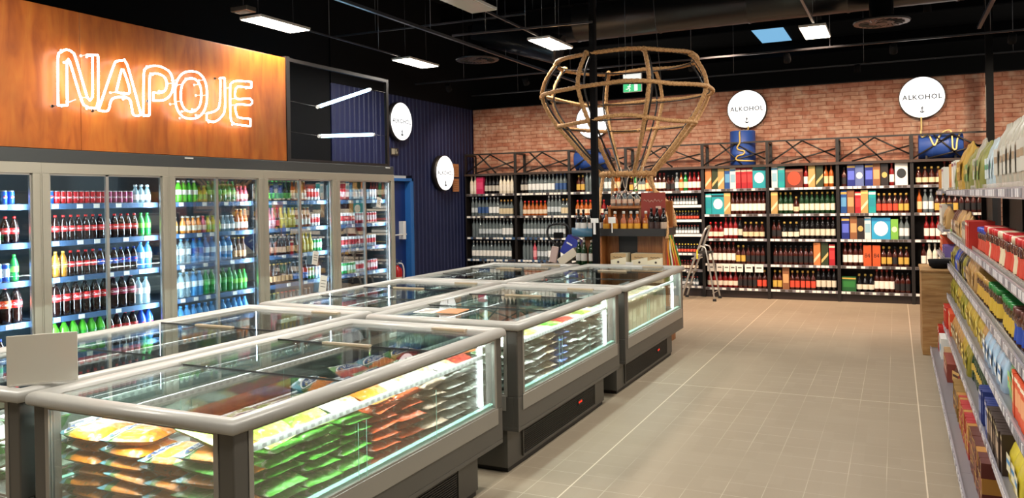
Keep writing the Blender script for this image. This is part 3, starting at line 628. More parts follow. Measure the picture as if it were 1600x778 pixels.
BAGM = dict(
 orange=bag_mat('bag_orange', '#ee8a12', '#6fb0c0', '#4d7a34', '#e2622e', '#f09a60'),
 green=bag_mat('bag_green', '#4fae2a', '#3f8f2c', '#8fc04a', '#c9c48a', '#6fae3a'),
 lime=bag_mat('bag_lime', '#93b23a', '#6f9a34', '#b6c870', '#d9c98e', '#a8b85a'),
 redor=bag_mat('bag_red_orange', '#d9581e', '#7fae62', '#e08a4a', '#e8d0a8', '#d9702e'),
 white=bag_mat('bag_white', '#d9dad2', '#8fae6a', '#e8e6dc', '#d06a34', '#c9c79a'),
 brown=bag_mat('bag_brown', '#b8a088', '#8a7a64', '#d8d2c4', '#a87048', '#d0b090'),
 grey=bag_mat('bag_grey', '#9aa39a', '#7c867c', '#b6bcb2', '#a8b0a0', '#828c80'),
 silver=bag_mat('bag_silver', '#b2b5ae', '#90948c', '#cfd0ca', '#a6a79c', '#c6c7bf'),
 blue=bag_mat('bag_blue', '#3a5fae', '#c8d0dc', '#5f86c8', '#9aaed0', '#41619e'),
 redpk=bag_mat('bag_red', '#b8322a', '#4f8f3a', '#d8b040', '#d85a3a', '#8f2a22'))
BAGS = {}
def bag(kind_, var=0, logo=False, L_=.21, W_=.27, H_=.052):
    key = (kind_, var, logo, L_, W_, H_)
    if key in BAGS: return BAGS[key]
    mb = MB(); nx, ny = 16, 18; off = var * 13.7
    def hgt(u, v, top):
        e = max(0, 1 - abs(u) ** 3.0) ** .5 * max(0, 1 - abs(v * 1.09) ** 3.2 if abs(v) < .917 else 0) ** .55
        w = noise.noise(Vector((u * 2.2 + off, v * 2.6, top * 3.1))) * .30 + noise.noise(Vector((u * 6 + off, v * 7, top * 2))) * .12
        return e * H_ / 2 * (1 + w) + .0008
    def pt(u, v, s):
        pin = 1 - .06 * abs(v) ** 4; x = u * L_ / 2 * pin; y = v * W_ / 2 * (1 - .03 * noise.noise(Vector((u * 3 + off, v, 0))))
        return (x, y, H_ / 2 + s * hgt(u, v, s) + .003 * noise.noise(Vector((u * 1.5 + off, v * 1.5, 5))))
    for s in (1, -1):
        vs = [pt(-1 + 2 * i / nx, -1 + 2 * j / ny, s) for j in range(ny + 1) for i in range(nx + 1)]
        fs = [(j * (nx + 1) + i, j * (nx + 1) + i + 1, (j + 1) * (nx + 1) + i + 1, (j + 1) * (nx + 1) + i) for j in range(ny) for i in range(nx)]
        if s < 0: fs = [tuple(reversed(f)) for f in fs]
        mb.add(vs, fs, 0, True)
    me = mb.mesh('bag', BAGM[kind_])
    lm = None
    if logo:
        lg = MB(); cx, cy, rx, ry = -.012, .062, .082, .026
        def on(x, y, e): 
            return Vector(pt(max(-1, min(1, x / (L_ / 2))), max(-1, min(1, y / (W_ / 2))), 1)) + Vector((0, 0, e))
        for k, (sx, e) in enumerate(((1.12, .0018), (1, .0028))):
            R_n = 28; vs = [on(cx, cy, e)]
            for q in (.5, 1):
                vs += [on(cx + rx * sx * q * cos(2 * pi * i / R_n), cy + (ry * (1 if k else 1.2)) * sx * q * sin(2 * pi * i / R_n) + .006 * sin(2 * pi * i / R_n * .5), e) for i in range(R_n)]
            fs = [(0, 1 + i, 1 + (i + 1) % R_n) for i in range(R_n)] + [(1 + i, 1 + R_n + i, 1 + R_n + (i + 1) % R_n, 1 + (i + 1) % R_n) for i in range(R_n)]
            lg.add(vs, fs, k)
        add_text(lg, 'Poltino', .044, lambda x, y: on(cx + x + .008, cy + y + .002, .0045), 0, .95, .3)
        lg.ball(on(cx - .066, cy, .003), .007, 2, sc=(1, 1, .15))
        lm = lg.mesh('logo', [pm('ink', '#f2f0ea'), pm('ink', '#1b3f77'), pm('ink', '#d9b24a')])
    BAGS[key] = (me, lm); return BAGS[key]
def put_bag(kind_, loc, label, group, logo=False, rz=pi / 2, tilt=0, **k):
    me, lm = bag(kind_, random.randrange(4), logo, **k)
    o = bpy.data.objects.new('frozen_food_bag', me); COL.objects.link(o); o.location = loc
    o.rotation_euler = (random.uniform(-.08, .08) + tilt, random.uniform(-.06, .06), rz + random.uniform(-.12, .12)); tag(o, label, 'frozen food bag', group)
    if lm: c = bpy.data.objects.new('logo', lm); COL.objects.link(c); c.parent = o
    return o
# ------------------------------------------------------------------ chest freezers
GZ0, GZ1, RZ0, RZ1 = .485, .858, .868, .920
def freezer(x0, x1, y0, y1, label, lids=3, side='right', lamp=True, front=True):
    """x1 is the aisle side"""
    rt = empty('chest_freezer', ((x0 + x1) / 2, (y0 + y1) / 2, 0)); ox, oy = (x0 + x1) / 2, (y0 + y1) / 2
    def bx(mb, a, b, c, d, e, f, mi=0): return mb.box(a - ox, b - ox, c - oy, d - oy, e, f, mi)
    xs, ys = x1 - .02, y0 + .02; xo, yo = x0 + .02, y1 - .02     # body faces
    m = MB(); bx(m, xo + .09, xs - .09, ys + .03, yo - .14, .03, .27); m.build('base', 'body', rt, bevel=.003)
    m = MB(); bx(m, xo + .11, xs - .10, ys + .05, yo - .15, 0, .03); m.build('kick_plate', 'kick', rt)
    m = MB(); gx = xs - .09; ga, gb = ys + .24, yo - .38
    bx(m, gx, gx + .004, ga, gb, .06, .245, 1)
    z = .068
    while z < .24: bx(m, gx + .004, gx + .010, ga + .01, gb - .01, z, z + .006, 0); z += .0125
    bx(m, gx + .002, gx + .012, ga - .012, ga, .05, .255, 2); bx(m, gx + .002, gx + .012, gb, gb + .012, .05, .255, 2); bx(m, gx + .002, gx + .012, ga, gb, .05, .06, 2)
    g = m.build('vent_grille', [mat('grille_slat', '#26221e', .5), 'kick', 'body'], rt)
    m = MB(); bx(m, gx + .010, gx + .014, gb - .36, gb - .27, .13, .175, 0)
    for k in range(3): bx(m, gx + .014, gx + .0145, gb - .35 + k * .026, gb - .340 + k * .026, .146, .160, 1)
    m.build('temperature_display', ['kick', 'redled'], g)
    # shell: lower tub
    m = MB(); t = .03
    bx(m, xo, xs, ys, yo, .265, .29)
    for a in ((xs - t, xs, ys, yo), (xo, xo + t, ys, yo), (xo + t, xs - t, ys, ys + t), (xo + t, xs - t, yo - t, yo)): bx(m, *a, .29, .47)
    m.build('tub', 'body', rt, bevel=.003)
    m = MB(); bx(m, xs, xs + .005, ys + .06, yo - .06, .385, .475); bx(m, xo + .06, xs - .08, ys - .005, ys, .385, .475); m.build('front_trim', 'bodyl', rt, bevel=.002)
    m = MB(); bx(m, xo + t, xs - t, ys + t, yo - t, .42, .44); m.build('inner_floor', 'linerd', rt)
    m = MB(); w = .07
    for a in ((xs - w, xs, ys, ys + w), (xs - w, xs, yo - w, yo), (xo, xo + w, ys, ys + w), (xo, xo + w, yo - w, yo)):
        p = MB(); bx(p, *a, .47, RZ0); p.build('corner_post', 'body', rt, bevel=.006)
    fw = .022
    def pane(face):
        f = MB(); g = MB(); e = MB()
        if face == 'R':
            X = xs; a, b = ys + w, yo - w
            for q in ((a, a + fw, .47, RZ0), (b - fw, b, .47, RZ0), (a + fw, b - fw, .47, GZ0), (a + fw, b - fw, GZ1, RZ0)): bx(f, X - .014, X + .002, *q)
            bx(g, X - .010, X - .004, a + fw, b - fw, GZ0, GZ1); bx(e, X - .045, X - .015, a, b, GZ0 - .008, GZ0 + .016)
            for yy in (a + (b - a) * .33, a + (b - a) * .36, a + (b - a) * .66): bx(e, X - .0035, X - .002, yy, yy + .002, GZ0, GZ0 + .24)
        elif face == 'L':
            X = xo; a, b = ys + w, yo - w
            for q in ((a, a + fw, .47, RZ0), (b - fw, b, .47, RZ0), (a + fw, b - fw, .47, GZ0), (a + fw, b - fw, GZ1, RZ0)): bx(f, X - .002, X + .014, *q)
            bx(g, X + .004, X + .010, a + fw, b - fw, GZ0, GZ1)
        else:
            Y = ys if face == 'F' else yo; a, b = xo + w, xs - w; s = 1 if face == 'F' else -1
            for q in ((a, a + fw, .47, RZ0), (b - fw, b, .47, RZ0), (a + fw, b - fw, .47, GZ0), (a + fw, b - fw, GZ1, RZ0)): bx(f, q[0], q[1], Y - .002 * s, Y + .014 * s, q[2], q[3])
            bx(g, a + fw, b - fw, Y + .004 * s, Y + .010 * s, GZ0, GZ1)
        fo = f.build('window_frame', 'bodyl', rt); g.build('pane', 'freezer_glass', fo)
        if e.v: e.build('sill_strip', 'mint', fo)
    for fc in 'RLFB': pane(fc)
    # top rail: four lengths with rounded section
    m = MB(); rw = .062
    prof = [(.006, RZ0), (rw, RZ0), (rw, RZ0 + .03), (rw - .006, RZ1 - .012), (rw - .016, RZ1 - .003), (rw - .026, RZ1)] + [(.026 - .026 * sin(t * pi / 12), RZ1 - .028 + .028 * cos(t * pi / 12)) for t in range(7)] + [(0, RZ0 + .008)]
    # sweep the section round the rectangle with mitred corners
    rings = []
    for (cx0, cy0, sx, sy) in ((x0, y0, 1, 1), (x1, y0, -1, 1), (x1, y1, -1, -1), (x0, y1, 1, -1)): rings.append([(cx0 + d * sx - ox, cy0 + d * sy - oy, z) for d, z in prof])
    n = len(prof); vs = [p for r in rings for p in r]; fs = []
    for k in range(4):
        for i in range(n): a, b = k * n + i, k * n + (i + 1) % n; c, d = ((k + 1) % 4) * n + (i + 1) % n, ((k + 1) % 4) * n + i; fs.append((a, d, c, b))
    m.add(vs, fs, 0, True); m.build('top_rail', 'rail', rt)
    m = MB()
    bx(m, x0 + rw, x0 + rw + .012, y0 + rw, y1 - rw, RZ0 + .01, RZ0 + .03); bx(m, x1 - rw - .012, x1 - rw, y0 + rw, y1 - rw, RZ0 + .01, RZ0 + .03); m.build('lid_runner', 'alu', rt)
    # sliding glass lids
    la, lb = y0 + rw, y1 - rw; step = (lb - la) / lids
    for k in range(lids):
        zt = RZ0 + (.036 if k % 2 else .026); g = MB(); bx(g, x0 + rw + .002, x1 - rw - .002, la + k * step - (.02 if k else 0), la + (k + 1) * step, zt, zt + .004)
        go = g.build('glass_lid', 'lid_glass', rt)
        e = MB(); yy = la + (k + 1) * step
        if k < lids - 1: bx(e, x0 + rw + .002, x1 - rw - .002, yy - .005, yy, zt - .002, zt + .007); e.build('lid_edge', 'kick', go)
        h = MB(); hx = ox + .12
        if k == lids - 1: bx(h, hx - .0, hx + .22, y1 - rw - .05, y1 - rw - .012, zt + .003, zt + .018)
        elif k == lids // 2: bx(h, hx - .28, hx + .02, yy - .035, yy - .008, zt + .003, zt + .016)
        if h.v: h.build('lid_handle', mat('handle_beige', '#a8977c', .3), go, bevel=.003)
    # inner fittings: perforated ledges, long dividers, trays
    for s, xa in ((1, x0 + .085), (-1, x1 - .105)):
        m = MB(); bx(m, xa, xa + .016, y0 + .12, y1 - .12, .752, .776)
        yy = y0 + .14
        while yy < y1 - .15: bx(m, xa - .001, xa + .017, yy, yy + .022, .758, .770, 1); yy += .045
        m.build('perforated_ledge', [mat('ledge_grey', '#9b9d99', .5), 'linerd'], rt)
    m = MB(); bx(m, ox - .05, ox - .035, y0 + .36, y1 - .08, .44, .73); bx(m, ox - .052, ox - .030, y0 + .36, y1 - .08, .73, .745, 1); m.build('divider', ['linerd', 'liner'], rt)
    m = MB(); bx(m, x0 + .12, ox - .06, y0 + .12, y1 - .12, .58, .60)
    bx(m, x0 + .12, x0 + .16, y0 + .12, y1 - .12, .60, .615, 1); bx(m, ox - .11, ox - .06, y0 + .12, y1 - .12, .60, .615, 1); m.build('tray', ['linerd', 'liner'], rt)
    if lamp:
        m = MB(); bx(m, x1 - .115, x1 - .098, y1 - .135, y1 - .105, GZ0, GZ1); m.build('corner_lamp', 'led', rt)
        m = MB(); bx(m, x1 - .062, x1 - .04, y0 + .1, y1 - .12, RZ0 - .008, RZ0 - .001); m.build('light_strip', 'white', rt)
        for (px, py, sx, sy, en, ry, rx) in ((x1 - .060, oy, .03, y1 - y0 - .3, P_FREEZER, radians(24), 0), (x0 + .060, oy, .03, y1 - y0 - .3, P_FREEZER * .8, radians(-24), 0), (ox, y0 + .060, x1 - x0 - .3, .03, P_FREEZER * .42, 0, radians(38))):  # aisle strip is the freezer's own; opposite-side and near-end lights are added fill
            l = bpy.data.lights.new('freezer_led_and_fill', 'AREA'); l.shape = 'RECTANGLE'; l.size = sx; l.size_y = sy; l.energy = en; l.color = (.95, 1, .98)
            lo = bpy.data.objects.new('freezer_led_and_fill', l); COL.objects.link(lo); lo.parent = rt; lo.location = (px - ox, py - oy, RZ0 - .010); lo.rotation_euler = (rx, ry, 0)
    tag(rt, label, 'chest freezer', 'glass chest freezers'); return rt
FX1, FX0 = -2.02, -3.12; LX1, LX0 = -3.17, -4.27
FY = [(2.0, 4.08), (4.25, 6.21), (6.33, 8.36)]
freezer(FX0, FX1, *FY[0], 'nearest right-hand chest freezer, full of orange and green bags', 3)
freezer(FX0, FX1, *FY[1], 'middle right-hand chest freezer, with white, grey and blue bags', 3)
freezer(FX0, FX1, *FY[2], 'far right-hand chest freezer, with beige cartons, nearest the wooden display', 3)
LY = [(2.0, 4.4), (4.5, 6.35), (6.42, 8.3)]
freezer(LX0, LX1, *LY[0], 'nearest left-hand chest freezer, under the blank white board', 3)
freezer(LX0, LX1, *LY[1], 'middle left-hand chest freezer, closest to the middle fridge bays', 3)
freezer(LX0, LX1, *LY[2], 'far left-hand chest freezer, close to the black column', 3)
# contents of the nearest right-hand freezer
zb = .441; D = .0465
slots = [(2.17, 'orange', 8), (2.40, 'green', 7), (2.62, 'green', 7), (2.84, 'green', 7), (3.06, 'redor', 7), (3.28, 'redor', 7), (3.50, 'brown', 7), (3.71, 'silver', 7), (3.90, 'grey', 7)]
LV = ['bottom', 'second', 'third', 'fourth', 'fifth', 'sixth', 'seventh', 'top', 'top']
CN = {'orange': 'orange and blue', 'green': 'green', 'lime': 'pale green', 'redor': 'red-orange', 'white': 'white', 'brown': 'brown and white', 'grey': 'grey-green', 'silver': 'silver', 'blue': 'blue', 'redpk': 'red'}
XC = -2.262
for si, (y, kd, n) in enumerate(slots):
    for k in range(n):
        kk = kd
        if si == 0 and k in (3, 5): kk = 'green'
        if si == 0 and k == 7: kk = 'lime'
        if k == n - 1: kk = {0: 'lime', 1: 'lime', 2: 'lime', 3: 'white', 4: 'orange', 5: 'white', 6: 'white', 7: 'white', 8: 'redpk'}[si]
        lb = '%s frozen bag, %s from bottom, %s aisle-side stack of nearest freezer' % (CN[kk], ORD[k], ORD[si])
        tp = k == n - 1
        put_bag(kk, (XC + random.uniform(-.012, .006) - (.03 if tp else 0), y, zb + k * D + (.02 if tp else 0)), lb, 'bags by the aisle window of the nearest freezer', tilt=(.28 if tp else 0), logo=(k >= n - 2 and si < 6))
for ci, x in enumerate((-2.93, -2.70, -2.475)):
    n = (7, 7, 6)[ci]
    for k in range(n):
        put_bag('orange' if not (ci == 1 and k == 2) else 'orange', (x + random.uniform(-.01, .01) + (.03 if k == 3 else 0), 2.19 + random.uniform(-.012, .01), zb + k * D),
                'orange vegetable bag, %s from bottom, %s stack from left, nearest freezer front' % (ORD[k], ORD[ci]), 'orange bags in the front window of the nearest freezer', logo=k >= n - 2, rz=pi / 2 + (.3 if ci == 1 and k == n - 1 else 0), W_=.235)
for i, (x, y, kd) in enumerate(((-2.5, 2.60, 'redor'), (-2.5, 3.05, 'orange'), (-2.49, 3.32, 'redor'), (-2.5, 3.56, 'orange'), (-2.5, 3.82, 'redpk'))):
    for k in range(7 if i else 5):
        put_bag(kd if k > 3 else 'brown', (x, y, zb + k * D + (.02 if k == 6 else 0)), '%s frozen bag, %s from bottom, %s inner stack of nearest freezer' % (CN[kd if k > 3 else 'brown'], ORD[k], ORD[i]), 'second line of bags in the nearest freezer', logo=(k >= 5), tilt=(.22 if k == 6 else 0), rz=pi / 2 + random.uniform(-.35, .35))
# middle freezer
for si in range(9):
    y = 4.42 + si * .2; kd = ['white', 'silver', 'silver', 'brown', 'blue', 'silver', 'grey', 'silver', 'grey'][si]
    for k in range(7):
        kk = kd if k < 6 else ['white', 'white', 'lime', 'white', 'green', 'redpk', 'white', 'lime', 'white'][si]
        if kd == 'white' and k < 5: kk = 'silver'
        put_bag(kk, (XC + random.uniform(-.012, .006), y, zb + k * D), '%s bag, %s from bottom, %s aisle-side stack, middle freezer' % (CN[kk], ORD[k], ORD[si]), 'bags by the aisle window of the middle freezer', L_=.2)
    if si % 2 == 0:
        for k in range(6):
            kk = ['redor', 'blue', 'redpk', 'brown', 'redor'][si // 2] if k == 5 else 'silver'
            put_bag(kk, (-2.5, y + .05, zb + k * D), '%s frozen bag, %s from bottom, %s inner stack of the middle freezer' % (CN[kk], ORD[k], ORD[si // 2]), 'inner bags of the middle freezer', rz=random.uniform(-.3, .3))
# far freezer: bags then tall beige cartons
for k in range(6): put_bag('grey', (XC, 6.55, zb + k * D), 'grey-green frozen bag, %s from bottom, near end of far right-hand freezer' % ORD[k], 'grey bags in the far freezer')
for i in range(12):
    y = 6.75 + i * .115; h = .30 - .02 * (i % 3 == 2)
    pr = carton(.105, .22, h, '#c2b596', '#d8cfae' if i % 3 else '#a89a72', '#8c9a54' if i % 4 == 0 else None, i % 2)
    put(pr, 'frozen_food_carton', (XC, y, zb), 0, 'beige upright frozen food carton, %s from near end, far right-hand freezer' % ORD[i], 'carton', 'cartons in the far right-hand freezer')
for i in range(6): put_bag(('white', 'brown', 'redor')[i % 3], (-2.5, 6.62 + i * .27, zb), '%s bag lying on the floor of far freezer, %s from front' % (CN[('white', 'brown', 'redor')[i % 3]], ORD[i]), 'inner bags of the far freezer')
# left-hand freezers: green trays at the near end, flat packs inside
for i, (x, k) in enumerate([(-3.42, 0), (-3.42, 1), (-3.42, 2), (-3.68, 0), (-3.68, 1), (-3.94, 0), (-3.94, 1)]):
    t = empty('food_tray', (x, 2.24, .441 + k * .115)); MB().lathe([(.085, 0), (.11, .055), (.116, .058)], 4, [0, 0], M3=Matrix.Diagonal((1.25, 1.15, 1))).build('tray_base', mat('tray_green', '#3f9a32', .4), t)
    MB().box(-.095, .095, -.085, .085, .04, .07).build('packed_food', mat('tray_food', '#c98a78', .5), t, bevel=.012); MB().box(-.107, .107, -.098, .098, .072, .078).build('lid_film', mat('tray_film', '#d8dcd0', .2), t)
    tag(t, 'green food tray, %s from bottom, %s stack from right, nearest left-hand freezer' % (ORD[k], ORD[0 if x > -3.5 else 1 if x > -3.8 else 2]), 'food tray', 'green trays in the nearest left-hand freezer')
for fi, (a, b) in enumerate(LY):
    n = 7
    for i in range(n):
        y = a + .55 + i * (b - a - .8) / n if fi == 0 else a + .3 + i * (b - a - .45) / n
        for j, x in enumerate((-3.42, -3.62)):
            kd = random.choice(['silver', 'white', 'green', 'redpk', 'brown', 'blue'])
            for k in range(2):
                put_bag(kd, (x + (.0 if j == 0 else -.01), y, .441 + k * D), '%s bag, %s layer, %s from front, %s column, %s left freezer' % (CN[kd], ('bottom', 'top')[k], ORD[i], ('aisle', 'inner')[j], ('nearest', 'middle', 'far')[fi]), 'bags low in the left-hand freezers', L_=.2, W_=.2)
# white board on the near left-hand freezer
sb = empty('sign_board', (-3.195, 2.125, .922), 0)
MB().box(-.128, .128, -.0025, .0025, .0, .205).build('board', mat('board_white', '#c9c4b6', .4), sb, rot=(0, 0, 0), bevel=.002)
MB().box(-.12, .12, -.018, .018, -.0, .006).build('foot', 'clearpl', sb)
tag(sb, 'blank off-white board standing on the rail of the nearest left-hand freezer', 'sign board')
sb.rotation_euler = (0, 0, radians(50))
# price cards lying on the middle right-hand freezer
for x, y, rz, lb, c in ((-2.86, 4.62, .1, 'white printed card lying on the lid of the middle right-hand freezer', 'paper'), (-2.7, 4.66, .1, 'orange card lying beside the white card on the middle freezer lid', mat('card_orange', '#d08a5c', .5))):
    o = MB().box(-.075, .075, -.1, .1, 0, .004).build('price_card', c, loc=(x, y, .903), rot=(0, 0, rz)); tag(o, lb, 'card')
    if c == 'paper':
        for k in range(4): MB().box(-.05 + .02 * (k % 2), .04, -.07 + k * .04, -.055 + k * .04, .004, .0045).build('printed_mark', 'ink', o)
# ------------------------------------------------------------------ ceiling: lamps, tracks, ducts, rods
def lamp_panel(x, y, lit, label, seen=True):
    rt = empty('panel_lamp', (x, y, 3.6)); w, l = PANEL_W, PANEL_L
    MB().box(-w / 2, w / 2, -l / 2, l / 2, .002, .03).build('housing', 'white', rt, bevel=.003)
    MB().box(-w / 2 + .012, w / 2 - .012, -l / 2 + .012, l / 2 - .012, -.004, .003).build('diffuser', 'panel' if lit else 'clearpl', rt)
    for s in (-1, 1): MB().rod((0, s * l * .35, .03), (0, s * l * .35, ZC - 3.6), .003, n=6).build('suspension_wire', 'track', rt)
    tag(rt, label, 'ceiling lamp', 'suspended rectangular ceiling lamps')
    if lit:
        L = bpy.data.lights.new('panel_light', 'AREA'); L.shape = 'RECTANGLE'; L.size = w; L.size_y = l; L.energy = P_PANEL; L.color = (1, .945, .87)
        o = bpy.data.objects.new('panel_light', L); COL.objects.link(o); o.parent = rt; o.location = (0, 0, -.012)
for (x, y), lb in zip(LAMPS_SEEN, ('lit rectangular ceiling lamp hanging over the orange board', 'lit rectangular ceiling lamp above the two light tubes', 'lit rectangular ceiling lamp left of the rope balloon', 'small-looking lit square ceiling lamp above the back aisle')): lamp_panel(x, y, True, lb)
lamp_panel(-3.82, 6.95, False, 'unlit grey ceiling lamp panel at the top edge')
for i, (x, y) in enumerate(LAMPS_OUT): lamp_panel(x, y, True, 'ceiling lamp outside the picture, place %s' % ORD[i])
o = MB().box(-.11, .11, -.07, .07, -.02, .03).build('emergency_lamp', 'tin', loc=(-5.95, 6.13, 3.62), bevel=.008); tag(o, 'small grey emergency lamp box beside the nearest lit ceiling lamp', 'lamp')
MB().box(-.08, .08, -.04, .04, -.026, -.02).build('lens', 'clearpl', o); MB().rod((0, 0, .03), (0, 0, 1.5), .003).build('hanger', 'track', o)
def track(x0, y0, x1, y1, z, lb, r=.018, m='track'):
    a, b = Vector((x0, y0, z)), Vector((x1, y1, z)); c = (a + b) / 2; L = (b - a).length; rz = math.atan2(y1 - y0, x1 - x0)
    o = MB().box(-L / 2, L / 2, -r, r, -r * .9, r * .9).build('light_track', m, loc=c, rot=(0, 0, rz)); n = max(2, int(L / 1.7))
    for i in range(n):
        t = -L / 2 + L * (i + .5) / n; MB().rod((t, 0, r), (t, 0, ZC - z), .004, n=6).build('drop_rod', 'track', o)
    tag(o, lb, 'light track')
track(-4.84, 1, -4.84, 12.9, 3.62, 'long metal light track running from the top edge towards the brick wall')
track(-6.08, 7.15, -6.1, 9.2, 3.64, 'thin track joining the two lamps over the fridges', .01)
track(-3.86, 7.35, -3.9, 8.9, 3.64, 'thin track between unlit panel and the lamp left of the balloon', .012)
track(-.85, 6, -.83, 9.85, 3.64, 'thin track leading to the small square lamp over the back aisle', .014)
track(.94, 8, .94, 11.2, 3.64, 'short thick track near the thin black post', .02)
track(-4.7, 8.2, -3.0, 8.35, 3.60, 'cross track over the rope balloon', .012)
track(-7.2, 11.3, 2.0, 11.42, 3.6, 'cross track before the brick wall carrying the spotlights', .013)
track(-7.2, 13.25, 2.5, 13.3, 3.62, 'cross track close above the brick wall', .012)
track(-7.2, 9.1, -4.2, 9.2, 4.0, 'upper cross track over the far fridges', .012)
track(-2.6, 11.0, 2.4, 11.9, 4.1, 'upper slanting cross track beyond the duct', .012)
# cable tray (perforated)
def duct_x(y, z, r, x0, x1, lb):
    o = empty('air_duct', ((x0 + x1) / 2, y, z)); R = Matrix.Rotation(pi / 2, 3, 'Y'); L = x1 - x0; prof = []; t = 0
    while t <= L + .001: prof += [(r, t), (r + .008, t + .015), (r + .008, t + .035), (r, t + .05)]; t += L / max(1, round(L / 1.2))
    MB().lathe(prof, 28, None, (-L / 2, 0, 0), R).build('duct_pipe', 'duct', o)
    for k in range(int(L // 1.6)): MB().rod((-L / 2 + .5 + k * 1.6, 0, r), (-L / 2 + .5 + k * 1.6, 0, ZC - z), .004, n=6).build('hanger', 'track', o)
    tag(o, lb, 'air duct'); return o
duct_x(10.55, 4.12, .26, -5.2, 3.0, 'large round black air duct running above the rope balloon')
def diffuser(x, y, z, ztop, lb):
    o = empty('air_diffuser', (x, y, z)); MB().lathe([(.30, 0), (.31, .015), (.30, .03), (.13, .045), (.13, ztop - z)], 28).build('collar', 'duct', o)
    m = MB()
    for i in range(20):
        a = 2 * pi * i / 20; m.obox((.19 * cos(a), .19 * sin(a), -.002), .12, .012, .006, rz=a + .5, rx=.5)
    m.lathe([(.06, -.006), (.06, 0)], 16); m.build('swirl_blades', 'duct', o); tag(o, lb, 'air diffuser', 'round ceiling air diffusers')
diffuser(-5.3, 9.95, 3.62, 4.1, 'round black air diffuser left of the rope balloon'); diffuser(-.12, 10.2, 3.62, 4.0, 'round black air diffuser at the top right')
o = MB().lathe([(.2, 0), (.2, 1.2), (.21, 1.22), (.21, 1.26)], 24, None, (0, 0, 0), Matrix.Rotation(pi / 2 + .3, 3, 'Y') @ Matrix.Rotation(.0, 3, 'X')).build('bent_duct', 'duct', loc=(-5.3, 9.95, 4.05), rot=(0, 0, .15)); MB().rod((.1, 0, .15), (.1, 0, ZC - 4.05), .004).build('hanger', 'track', o); tag(o, 'short black duct elbow over the left air diffuser', 'air duct')
# beams and skylight
for i, y in enumerate((5.5, 9.0, 12.5, 16, 19.5)):
    o = MB().box(XL, 5, y - .05, y + .05, ZC - .06, ZC - .0).box(XL, 5, y - .012, y + .012, ZC - .3, ZC - .06).box(XL, 5, y - .05, y + .05, ZC - .34, ZC - .3).build('ceiling_beam', 'black')
    tag(o, 'black steel ceiling beam, %s from the viewer' % ORD[i], 'beam', 'black ceiling beams')
for i, (a, b) in enumerate(((13.8, 15.1), (17.6, 19.3))):
    o = MB().box(-2.75, -2.1, a, b, ZC - .012, ZC - .002).build('window_%d' % (i + 1), 'sky'); struct(o, ('nearer' if i == 0 else 'farther') + ' bluish skylight pane in the black ceiling')
# spotlights on the track, aimed at the bottles
def spot(x, y, z, tx, ty, tz, lit, lb, pw=None, colr=(1, .78, .55)):
    rt = empty('spotlight', (x, y, z)); d = (Vector((tx, ty, tz)) - Vector((x, y, z))).normalized(); R = Vector((0, 0, 1)).rotation_difference(d).to_matrix()
    MB().lathe([(.03, -.12), (.045, -.11), (.05, .0), (.045, .0), (.03, -.03)], 16, None, (0, 0, -.12), R).build('lamp_head', 'black', rt)
    MB().rod((0, 0, -.1), (0, 0, .0), .012).build('stem', 'black', rt)
    MB().lathe([(.0, -.012), (.034, -.01), (.034, -.008), (0, -.008)], 16, None, (0, 0, -.12), R, close=False).build('lens', 'panel' if lit else 'clearpl', rt)
    tag(rt, lb, 'spotlight', 'track spotlights')
    if lit:
        L = bpy.data.lights.new('spot_light', 'SPOT'); L.energy = pw or P_SPOT; L.spot_size = radians(95); L.spot_blend = .8; L.shadow_soft_size = .05; L.color = colr
        o = bpy.data.objects.new('spot_light', L); COL.objects.link(o); o.parent = rt; o.location = Vector((0, 0, -.12)) + d * .02; o.rotation_mode = 'QUATERNION'; o.rotation_quaternion = d.to_track_quat('-Z', 'Y')
for i, x in enumerate((-6.6, -5.2, -3.9, -2.6, -1.3, 0, 1.3)): spot(x, 11.4, 3.58, x, 13.4, 1.7, True, 'black track spotlight aimed at the liquor shelves, %s from left' % ORD[i])
for i, x in enumerate((-2.2, -.9, .4, -3.6)): spot(x, 11.0 + (x + 2.6) * .18 if x > -2.5 else 11.42, 3.58 if x < -2.5 else 4.08, x + .1, 12.3, 0, True, 'black track spotlight aimed at the back aisle floor, place %s' % ORD[i], 230, (1, .66, .46))
spot(-.5, 13.28, 3.62, -.5, 13.5, 2, False, 'unlit black spotlight close above the brick wall')
